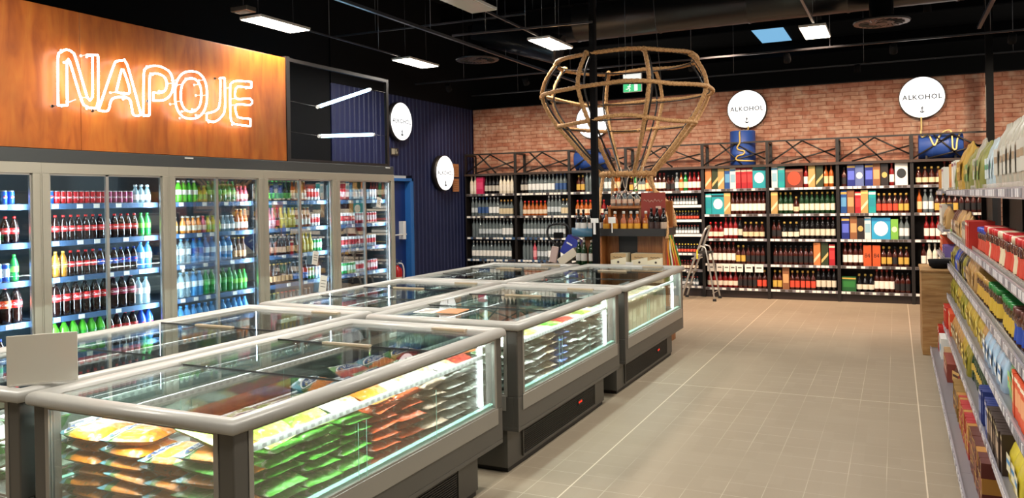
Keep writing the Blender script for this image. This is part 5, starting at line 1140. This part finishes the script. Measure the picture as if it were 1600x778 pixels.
# ------------------------------------------------------------------ pallet truck handle with crates left of the stand
pj = empty('pallet_truck', (-3.86, 9.35, 0)); loop = [(-.13, 0, 1.30), (-.15, 0, 1.18), (-.07, 0, 1.09), (.0, 0, 1.06), (.07, 0, 1.09), (.15, 0, 1.18), (.13, 0, 1.30), (0, 0, 1.33)]
MB().tube(catmull(loop, .03, True), .016, n=8, closed=True).build('grip_loop', 'rubber', pj); MB().rod((0, 0, 1.1), (0, .02, .3), .022).build('shaft', 'black', pj); MB().box(-.27, .27, -.1, .9, .05, .12).build('fork_frame', 'red', pj, bevel=.01)
MB().lathe([(.08, -.04), (.08, .04)], 20, None, (0, .02, .08), Matrix.Rotation(pi / 2, 3, 'Y')).build('wheel', 'rubber', pj)
MB().box(-.06, .06, -.02, .02, 1.15, 1.22).build('lever', 'black', pj); tag(pj, 'pallet truck with black looped handle standing behind the left-hand freezers', 'pallet truck')
cr = empty('crate', (-3.72, 9.2, 0)); m = MB()
for k in range(9):
    m.box(-.2, .14, -.13, -.12, .1 + k * .085, .14 + k * .085)
m.box(-.2, .14, -.12, .13, .08, .1); m.box(-.2, -.19, -.13, .13, .08, .86); m.box(.13, .14, -.13, .13, .08, .86); m.build('crate_wall', mat('crate_grey', '#6b625c', .5), cr)
MB().box(-.19, .13, -.115, .12, .1, .84).build('crate_filling', mat('crate_brown', '#7d6c5c', .7), cr); MB().box(-.2, .14, -.13, .13, 0, .08).build('foot', 'black', cr); tag(cr, 'grey plastic crate stack beside the pallet truck', 'crate')
o = MB().obox((0, 0, .12), .2, .16, .24, ry=.5).build('box', mat('box_blue', '#1f2f9c', .4), loc=(-3.62, 9.22, .93), bevel=.004); tag(o, 'tilted blue box leaning on the crate beside the wine stand', 'box'); MB().obox((-.01, -.083, .16), .08, .004, .02, ry=.5).build('white_stripe', 'white', o)
o = MB().obox((0, 0, .08), .26, .14, .10, ry=-.6).build('box', mat('box_cream', '#d8cdb8', .6), loc=(-3.6, 9.05, .86), bevel=.004); tag(o, 'tilted white cardboard box on the crate below the blue box', 'box')
o = MB().obox((0, 0, .1), .09, .03, .2, ry=.2).build('tag_board', mat('board_pink', '#c2a8a0', .6), loc=(-3.82, 9.1, .86), bevel=.004); tag(o, 'small pinkish upright board on the grey crate', 'board')
# ------------------------------------------------------------------ blue drums with yellow cords
def drum(loc, axis, L, r, lb):
    R = None if axis == 'z' else Matrix.Rotation(pi / 2, 3, 'Y'); prof = [(r * .93, 0), (r, .01), (r, L * .3), (r + .008, L * .32), (r, L * .34), (r, L * .64), (r + .008, L * .66), (r, L * .68), (r, L - .01), (r * .93, L)]
    o = empty('steel_drum', loc); MB().lathe(prof, 32, None, (0, 0, 0) if axis == 'z' else (-L / 2, 0, 0), R).build('drum_body', 'drum', o)
    if axis != 'z': MB().box(-L * .35, -L * .3, -r * .7, r * .7, -r - .0, -r + .05).box(L * .3, L * .35, -r * .7, r * .7, -r, -r + .05).build('cradle', 'steel', o)
    tag(o, lb, 'steel drum', 'blue steel drums on the liquor shelving'); return o
drum((-2.235, YB + .2, 2.136), 'z', .56, .20, 'upright blue steel drum on the shelving, under the second round sign')
drum((.60, YB + .2, 2.136 + .19), 'x', .58, .19, 'lying blue steel drum on the shelving at the right, draped with yellow cord')
drum((-4.83, YB + .2, 2.136 + .19), 'x', .58, .19, 'lying blue steel drum behind the rope balloon')
Yc = YB + .2
o = MB().tube(catmull([(-2.17, YW - .13, 2.78), (-2.17, YW - .13, 2.72), (-2.235, Yc - .05, 2.70), (-2.245, Yc - .215, 2.66), (-2.245, Yc - .215, 2.5), (-2.29, Yc - .21, 2.42), (-2.26, Yc - .215, 2.38), (-2.18, Yc - .21, 2.36), (-2.19, Yc - .215, 2.31), (-2.29, Yc - .21, 2.28), (-2.31, Yc - .20, 2.23), (-2.25, Yc - .215, 2.21), (-2.1, Yc - .16, 2.20), (-2.04, Yc - .02, 2.2)], .02), .012, n=8).build('yellow_cord', 'cord'); tag(o, 'yellow cord snaking down the upright blue drum from the sign', 'cord')
o = MB().tube(catmull([(.36, YW - .13, 2.78), (.36, YW - .14, 2.6), (.345, Yc - .08, 2.54), (.36, Yc - .16, 2.46), (.44, Yc - .13, 2.50), (.48, Yc - .19, 2.40), (.52, Yc - .21, 2.33), (.58, Yc - .17, 2.46), (.66, Yc - .06, 2.54), (.73, Yc - .1, 2.54), (.745, Yc - .19, 2.42), (.75, Yc - .215, 2.28), (.79, Yc - .215, 2.26), (.81, Yc - .19, 2.40), (.87, Yc - .08, 2.54)], .02), .012, n=8).build('yellow_cord', mat('cord_bright', '#e6cf8a', .5)); tag(o, 'yellow cord draped in loops over the lying drum at right', 'cord')
# ------------------------------------------------------------------ step ladder
ld = empty('step_ladder', (-2.78, 12.8, 0)); Ya, Yb_ = -.17, .17
for y in (Ya, Yb_):
    MB().tube(catmull([(-.33, y * 1.15, .02), (-.2, y * 1.1, .42), (-.05, y, .82), (.06, y * .9, 1.12), (.09, y * .6, 1.16)], .05), .017, n=8).build('climbing_rail', 'alu', ld)
    MB().tube(catmull([(-.05, y, .80), (-.01, y, .86), (.05, y, .84), (.08, y * 1.05, .74), (.15, y * 1.15, .35), (.20, y * 1.25, .02)], .05), .014, n=8).build('rear_leg', 'alu', ld)
    for x, yy in ((-.33, y * 1.15), (.20, y * 1.25)): MB().box(x - .025, x + .025, yy - .022, yy + .022, 0, .035).build('rubber_foot', 'rubber', ld)
MB().tube(catmull([(.09, Ya * .6, 1.16), (.10, 0, 1.17), (.09, Yb_ * .6, 1.16)], .03), .017, n=8).build('top_loop', 'alu', ld)
for z, x in ((.22, -.265), (.44, -.19), (.66, -.11)): MB().box(x - .05, x + .05, -.18, .18, z - .012, z + .012).build('step', 'alu', ld, bevel=.003)
MB().box(-.1, .12, -.18, .18, .74, .765).build('platform', 'rubber', ld, bevel=.003); MB().rod((.17, -.2, .12), (.17, .2, .12), .008).build('cross_bar', 'alu', ld); MB().box(-.075, -.055, Ya - .025, Ya - .018, .66, .80).build('warning_label', mat('label_yellow', '#d8c81e', .5), ld)
tag(ld, 'aluminium step ladder standing before the liquor shelves right of the display', 'step ladder')
# ------------------------------------------------------------------ product shelving on the right
SX = .45
SHR = [1.655, 1.235, .925, .63, .345, .09]
NMR = ['top shelf', 'second shelf', 'third shelf', 'fourth shelf', 'fifth shelf', 'base shelf']
FR = [.45, .455, .45, .44, .40, .285]     # front edge X of each shelf
BYS = [(2.4, 3.73), (3.73, 5.06), (5.06, 6.39), (6.39, 7.72), (7.72, 9.05), (9.95, 11.2)]
BYN = ['nearest bay', 'second-nearest bay', 'middle bay', 'fourth bay', 'fifth bay', 'far bay behind the oak box']
XBk = .98
for bi, (ya, yb) in enumerate(BYS):
    rt = empty('grocery_shelf_unit', (.7, ya, 0))
    def bx(mb, x0, x1, y0, y1, z0, z1, mi=0): return mb.box(x0 - .7, x1 - .7, y0 - ya, y1 - ya, z0, z1, mi)
    m = MB(); bx(m, XBk, XBk + .03, ya, yb, 0, 1.69); m.build('back_panel', 'shelfdk', rt)
    for yy in (ya + .001, yb - .026): m = MB(); bx(m, XBk - .05, XBk, yy, yy + .025, 0, 1.69); m.build('upright', 'steel', rt)
    m = MB(); bx(m, FR[5] + .03, XBk, ya, yb, 0, .07); m.build('plinth', 'shelfdk', rt)
    for si, z in enumerate(SHR):
        fx = FR[si] + (.0 if bi < 5 else .0)
        m = MB(); bx(m, fx + .012, XBk - .05, ya + .001, yb - .001, z - .025, z); sh = m.build('shelf', 'shelflt', rt)
        m = MB(); bx(m, fx, fx + .010, ya + .002, yb - .002, z - .04, z + .012); y = ya + .01
        while y < yb - .07:
            w = random.choice((.035, .04, .05)); bx(m, fx - .002, fx, y, y + w, z - .032, z + .004, random.choice((1, 1, 2))); y += w + random.choice((.008, .012, .03))
        m.build('price_rail', ['pricepl', 'pricep', 'priced'], sh)
        if si in (0, 1, 2):
            g = MB(); bx(g, fx + .02, fx + .023, ya + .01, yb - .01, z, z + .035); g.build('front_lip', 'clearpl', sh)
    tag(rt, 'grey grocery shelving with price rails along the right aisle, %s' % BYN[bi], 'shelving unit', 'grocery shelving along the right edge')
# oak end box with a black bowl
ob = empty('oak_box', (.42, 9.5, 0)); MB().box(-.2, .36, -.42, .36, 0, .84).build('carcass', OAK, ob, bevel=.004); MB().box(-.21, .37, -.43, .37, .84, .86).build('top_board', OAK, ob, bevel=.003); tag(ob, 'tall oak-veneered box closing the end of the grocery shelving', 'box')
bw = MB().lathe([(.07, 0), (.10, .02), (.115, .09), (.105, .09), (.09, .03), (.0, .02)], 24, close=False).build('bowl', 'black', loc=(.40, 9.35, .861)); tag(bw, 'black plastic bowl on top of the oak box', 'bowl')
# products
def stand_bag(w, dpt, h, col, lab, top='fold', key=None, lab2=None):
    key = ('sb', w, dpt, h, col, lab, top, lab2)
    if key in PROTO: return PROTO[key]
    m = MB(); n = 20; lv = [(0, 1, 1), (.02, 1.02, 1.02), (.3, 1.03, 1.08), (.6, 1.0, .95), (.82, .97, .55), (.93, .95, .16), (1, .93, .08)]
    vs = []
    for t, sx, sy in lv:
        for i in range(n):
            a = 2 * pi * i / n; e = 4; cx = abs(cos(a)) ** (2 / e) * (1 if cos(a) >= 0 else -1); cy = abs(sin(a)) ** (2 / e) * (1 if sin(a) >= 0 else -1)
            k = 1 + .035 * noise.noise(Vector((cos(a) * 2, sin(a) * 2, t * 5 + h * 31 + w * 17)))
            vs.append((cx * dpt / 2 * sy * k, cy * w / 2 * sx * k, t * h))
    fs = [(j * n + i, j * n + (i + 1) % n, (j + 1) * n + (i + 1) % n, (j + 1) * n + i) for j in range(len(lv) - 1) for i in range(n)]
    m.add(vs, fs, 0, True); m.add(vs[:n], [list(reversed(range(n)))], 0); m.add(vs[-n:], [list(range(n))], 0)
    x = -dpt / 2 * 1.09 - .001     # front faces -X
    for (z0, z1, w2, mi) in ((.22, .62, .34, 1), (.40, .50, .28, 2)):
        xx = x - .001 * mi; m.add([(xx, -w * w2, h * z0), (xx, w * w2, h * z0), (xx, w * w2, h * z1), (xx, -w * w2, h * z1)], [(3, 2, 1, 0)], mi)
    me = m.mesh('bag', [pm('foil', col, rough=.3, metal=.15), pm('lab', lab, rough=.5), pm('lab', lab2 or col, rough=.5)]); PROTO[key] = ('S', me, None, None); return PROTO[key]
def jar(r, h, glassc, labc, lidc, lidr=1.0):
    key = ('jar', r, h, glassc, labc, lidc, lidr)
    if key in PROTO: return PROTO[key]
    body = MB().lathe([(r * .9, 0), (r, .008), (r, h * .2), (r * .86, h * .45), (r, h * .7), (r * .85, h * .8), (r * .8, h * .83)], 18, None).mesh('jar', pm('jarg', glassc, rough=.08, coat=.5))
    lab = MB().lathe([(r * 1.015, h * .12), (r * 1.0, h * .2), (r * .875, h * .45), (r * .93, h * .58)], 18, None, close=False).mesh('label', pm('lab', labc))
    cap = MB().lathe([(r * lidr, h * .82), (r * lidr, h * .97), (r * lidr * .93, h)], 18, None).mesh('cap', pm('cap', lidc, rough=.3)); PROTO[key] = ('P', body, lab, cap); return PROTO[key]
def bx2(w, dd, h, col, front, acc, shape=0):   # box whose printed face points to -X: turned by the caller
    return carton(w, dd, h, col, front, acc, shape)
SBG = stand_bag
PR = dict(
 goldbig=(SBG(.28, .16, .37, '#b8923a', '#a87c28', 'f', None, '#d8b860'), .30, 'crinkled gold foil coffee bag', 'coffee_bag', 'coffee bag', 0),
 greenbag=(SBG(.20, .14, .30, '#8a8a4a', '#6a8a4a', 'f', None, '#b8a868'), .21, 'olive and green foil bag', 'snack_bag', 'snack bag', 0),
 palebag=(SBG(.15, .12, .34, '#aeaa9c', '#bcbab0', 'f', None, '#9c8468'), .165, 'tall pale grey paper bag', 'paper_bag', 'paper bag', 0),
 bluebagt=(SBG(.12, .10, .30, '#b4c6ce', '#c8d6da', 'f', None, '#4f9a74'), .14, 'pale blue bag with green mark', 'paper_bag', 'paper bag', 0),
 whitebox=(bx2(.17, .12, .27, '#d8d6cc', '#e6e4da', '#8a3a4a', 1), .18, 'white carton with small picture', 'carton', 'carton', pi),
 yelbox=(bx2(.09, .12, .26, '#d8a050', '#c8402a', None, 2), .1, 'narrow yellow-orange carton', 'carton', 'carton', pi),
 brownbag=(SBG(.14, .10, .24, '#5a3426', '#c8a890', 'f', None, '#e6dcd0'), .155, 'dark brown coffee bag', 'coffee_bag', 'coffee bag', 0),
 kraft=(SBG(.15, .11, .25, '#b8925c', '#c8a878', 'f', None, '#8a6238'), .165, 'kraft paper coffee bag', 'coffee_bag', 'coffee bag', 0),
 olive=(SBG(.12, .10, .22, '#8f862c', '#b0a044', 'f', None, '#5c5418'), .135, 'olive green coffee bag', 'coffee_bag', 'coffee bag', 0),
 tan=(SBG(.13, .10, .22, '#b88e58', '#d8c8a0', 'f', None, '#7a5430'), .145, 'tan coffee bag', 'coffee_bag', 'coffee bag', 0),
 yell=(SBG(.11, .09, .20, '#b89c3c', '#d8c060', 'f', None, '#7c5c24'), .122, 'mustard yellow coffee pack', 'coffee_bag', 'coffee bag', 0),
 blueb=(SBG(.13, .10, .22, '#1c3fae', '#2a55c8', 'f', None, '#c8ccd8'), .14, 'royal blue coffee bag', 'coffee_bag', 'coffee bag', 0),
 blackb=(SBG(.12, .10, .21, '#1e1c1e', '#8a8480', 'f', None, '#c8a45c'), .13, 'black coffee bag', 'coffee_bag', 'coffee bag', 0),
 bluewh=(SBG(.17, .11, .21, '#9cb4cc', '#e6e6e6', 'f', None, '#3a6aa8'), .185, 'blue and white flour bag', 'flour_bag', 'flour bag', 0),
 redjar=(jar(.052, .20, '#4a2412', '#c8402a', '#c01c20', 1.08), .115, 'coffee jar with broad red lid', 'coffee_jar', 'coffee jar', 0),
 whjar=(jar(.052, .20, '#5a2c14', '#d8c8a8', '#e0ccb0', 1.08), .115, 'coffee jar with cream lid', 'coffee_jar', 'coffee jar', 0),
 bljar=(jar(.045, .17, '#4a2818', '#c84a34', '#2a44b8', 1.05), .1, 'coffee jar with blue lid', 'coffee_jar', 'coffee jar', 0),
 gdjar=(jar(.043, .17, '#54331a', '#c8a040', '#b89048', 1.04), .095, 'coffee jar with gold lid', 'coffee_jar', 'coffee jar', 0),
 grjar=(jar(.046, .18, '#4a3418', '#c8a838', '#1c7a34', 1.05), .1, 'coffee jar with dark green lid', 'coffee_jar', 'coffee jar', 0),
 brjar=(jar(.045, .18, '#54301a', '#2a4aa8', '#5a2c24', 1.04), .1, 'brown-lidded coffee jar', 'coffee_jar', 'coffee jar', 0),
 redbox=(bx2(.07, .16, .20, '#b82c20', '#d8604a', '#e6dcc8', 0), .076, 'narrow red tea carton', 'carton', 'carton', pi),
 greybox=(bx2(.055, .16, .18, '#8a8074', '#c8bca0', '#5a5048', 0), .06, 'slim grey-brown carton', 'carton', 'carton', pi),
 goldbox=(bx2(.10, .16, .20, '#a88c3c', '#c8b060', None, 1), .108, 'gold carton', 'carton', 'carton', pi),
 limebox=(bx2(.14, .12, .06, '#7ab83a', '#a8d870', '#3a7a2c', 0), .15, 'flat lime green carton', 'carton', 'carton', pi),
 tealbox=(bx2(.20, .14, .035, '#3f7f86', '#5a9aa0', None, 0), .21, 'flat teal packet', 'carton', 'carton', pi),
 purpbox=(bx2(.09, .12, .12, '#6a5a9c', '#b0a0c8', '#e6e0ea', 0), .096, 'small violet carton', 'carton', 'carton', pi),
 dkgreen=(B('pet', 'g_dgreen', '#c8a84a', '#1c3a20', True), .08, 'dark green bottle with gold label', 'syrup_bottle', 'bottle', pi),
 lgreen=(SBG(.11, .08, .21, '#6fa05a', '#8fbf78', 'f', None, '#d89a4a'), .12, 'light green sachet pack', 'snack_bag', 'snack bag', 0),
 orbox=(bx2(.10, .12, .20, '#d8502a', '#e8a070', '#f0e0c8', 0), .106, 'orange-red carton', 'carton', 'carton', pi),
 ybag=(SBG(.14, .10, .20, '#d0c040', '#e6e0c0', 'f', None, '#4a90c8'), .15, 'yellow cocoa bag with blue writing', 'cocoa_bag', 'cocoa bag', 0),
 dkbox=(bx2(.05, .15, .19, '#3a2c26', '#b8a088', '#c8b890', 0), .055, 'slim dark brown carton', 'carton', 'carton', pi),
 bluebx=(bx2(.045, .15, .19, '#2a3a7c', '#8a9ac8', '#d8d8e0', 0), .05, 'slim dark blue carton', 'carton', 'carton', pi))
FG = {
 0: ['_*.02', 'palebag*8', 'bluebagt*3 greenbag*2 palebag*2', 'greenbag*2 goldbig*3', 'greenbag*1 whitebox*3 yelbox*5', 'whitebox*3 yelbox*5'],
 1: ['_*.02', 'whjar*2 redjar*3 whjar*1 redjar*3 whjar*2', 'redjar*3 whjar*1 redjar*2 bljar*6', 'redbox*5 greybox*6 tan*1 kraft*2', 'kraft*3 brownbag*4 limebox*1', 'kraft*3 whitebox*3'],
 2: ['_*.02', 'brjar*8 grjar*5', 'grjar*5 gdjar*8', 'kraft*5 blackb*2 olive*2', 'blackb*2 blueb*3 olive*4', 'purpbox*5 orbox*6'],
 3: ['_*.02', 'orbox*5 lgreen*3 bluewh*2', 'bluewh*4 tan*2 yell*3', 'yell*8 olive*3', 'yell*4 olive*5', 'purpbox*6 blueb*4'],
 4: ['_*.02', 'ybag*3 dkbox*10 bluebx*4', 'bluebx*4 dkgreen*13', 'olive*3 yell*4 tan*3', 'tan*3 orbox*4 redbox*6', 'orbox*4 redbox*6']}
for si in range(5):
    for bi, (ya, yb) in enumerate(BYS):
        if bi == 0: continue
        runs = []
        for it in FG[si][bi].split():
            c, n = it.split('*')
            runs.append((None, 1, float(n), '', '', '') if c == '_' else (PR[c][0], int(n), PR[c][1], PR[c][2], PR[c][3], PR[c][4], PR[c][5]))
        # same helper, but each product keeps its own heading
        by = {}
        for r in runs:
            if r[0]: by[id(r[0])] = r[6]
        x = FR[si] + .085; where = '%s, %s of grocery shelving' % (NMR[si], BYN[bi].replace(' behind the oak box', ''))
        seen = {}; tot = sum(r[1] * r[2] for r in runs); k = min(1.0, (yb - ya - .04) / tot); pos = ya + .02 + max(0, ((yb - ya - .04) - tot * k) / 2); cnt = {}
        for r in runs: cnt[r[3]] = cnt.get(r[3], 0) + r[1]
        if k < 1:   # too many: keep only what fits
            while sum(r[1] * r[2] for r in runs) > yb - ya - .04:
                j = max(range(len(runs)), key=lambda q: runs[q][1]); r = runs[j]; runs[j] = (r[0], r[1] - 1) + r[2:]
            k = 1; cnt = {}
            for r in runs: cnt[r[3]] = cnt.get(r[3], 0) + r[1]
        for r in runs:
            for i in range(r[1]):
                c = pos + r[2] * .5; pos += r[2]
                if r[0] is None: continue
                seen[r[3]] = seen.get(r[3], 0) + 1; q, T = seen[r[3]], cnt[r[3]]
                lb = '%s, %s%s' % (r[3], '' if T == 1 else 'nearest, ' if q == 1 else 'farthest, ' if q == T else ORD[min(q - 1, 19)] + ' from front, ', where)
                put(r[0], r[4], (x + random.uniform(-.004, .008), c, SHR[si] + .001), r[6] + random.uniform(-.06, .06), lb, r[5], 'products on %s' % where)
                # a second one behind, for the deep stacks
# base shelf: packs stacked two deep and two high, as in the photograph
def base_item(name, sx, sy, sz, col, front, y0, y1, high, lb, cat, deep=2):
    n = int((y1 - y0) / sy); alt = col if sx != .12 or sz > .12 else '#b07c34'
    for d_ in range(deep):
        for i in range(n):
            for h in range(high):
                pr = carton(sy - .004, sx, sz, alt if (i * 2 + h) % 5 == 1 else col, front, '#d8b05c' if sx == .12 else None, (i + h) % 3)
                put(pr, name, (FR[5] + .07 + sx * .5 + d_ * (sx + .012), y0 + sy * (i + .5), .091 + h * (sz + .001)), pi + random.uniform(-.07, .07), '%s, %s row, %s from front, %s layer' % (lb, ('aisle', 'middle', 'inner')[d_], ORD[min(i, 19)], ('bottom', 'upper', 'top')[h]), cat, lb + 's on the base shelf')
base_item('chocolate_box', .12, .10, .075, '#5a2418', '#8a4a30', 4.5, 5.25, 3, 'dark brown chocolate box', 'chocolate box', 3)
base_item('chocolate_box', .12, .065, .10, '#a82024', '#c8983c', 5.3, 6.1, 2, 'red and gold chocolate box', 'chocolate box', 3)
base_item('chocolate_box', .12, .11, .09, '#8a6a30', '#5a2c1c', 6.15, 6.75, 2, 'gold-topped brown chocolate box', 'chocolate box', 3)
base_item('biscuit_pack', .12, .055, .15, '#8a4034', '#e0b0a0', 7.4, 8.0, 1, 'pink and brown biscuit pack', 'biscuit pack', 3)
base_item('milk_carton', .09, .09, .19, '#e0e2e0', '#5aa0c8', 8.4, 8.8, 1, 'white and blue milk carton', 'milk carton')
base_item('red_pack', .12, .10, .08, '#b8241c', '#e8e0d8', 8.82, 9.04, 3, 'red pack with white band', 'pack')
for i in range(3):
    p = SBG(.2, .15, .2, ('#3a2018', '#c8882c', '#4a2418')[i], ('#d8b878', '#8a2a1c', '#c8a060')[i]); put(p, 'sweets_bag', (FR[5] + .2 + .03 * (i % 2), 6.86 + i * .2, .091), .3, '%s sweets bag behind the chocolate boxes on base shelf' % ('dark brown', 'orange gold', 'second dark brown')[i], 'sweets bag', 'sweets bags on the base shelf')
o = MB().box(-.11, .13, -.16, .16, 0, .13).build('cardboard_tray', mat('card_tan', '#a8865c', .7), loc=(FR[5] + .2, 8.2, .091), bevel=.004); tag(o, 'open tan cardboard tray on the base shelf of grocery shelving', 'cardboard tray')
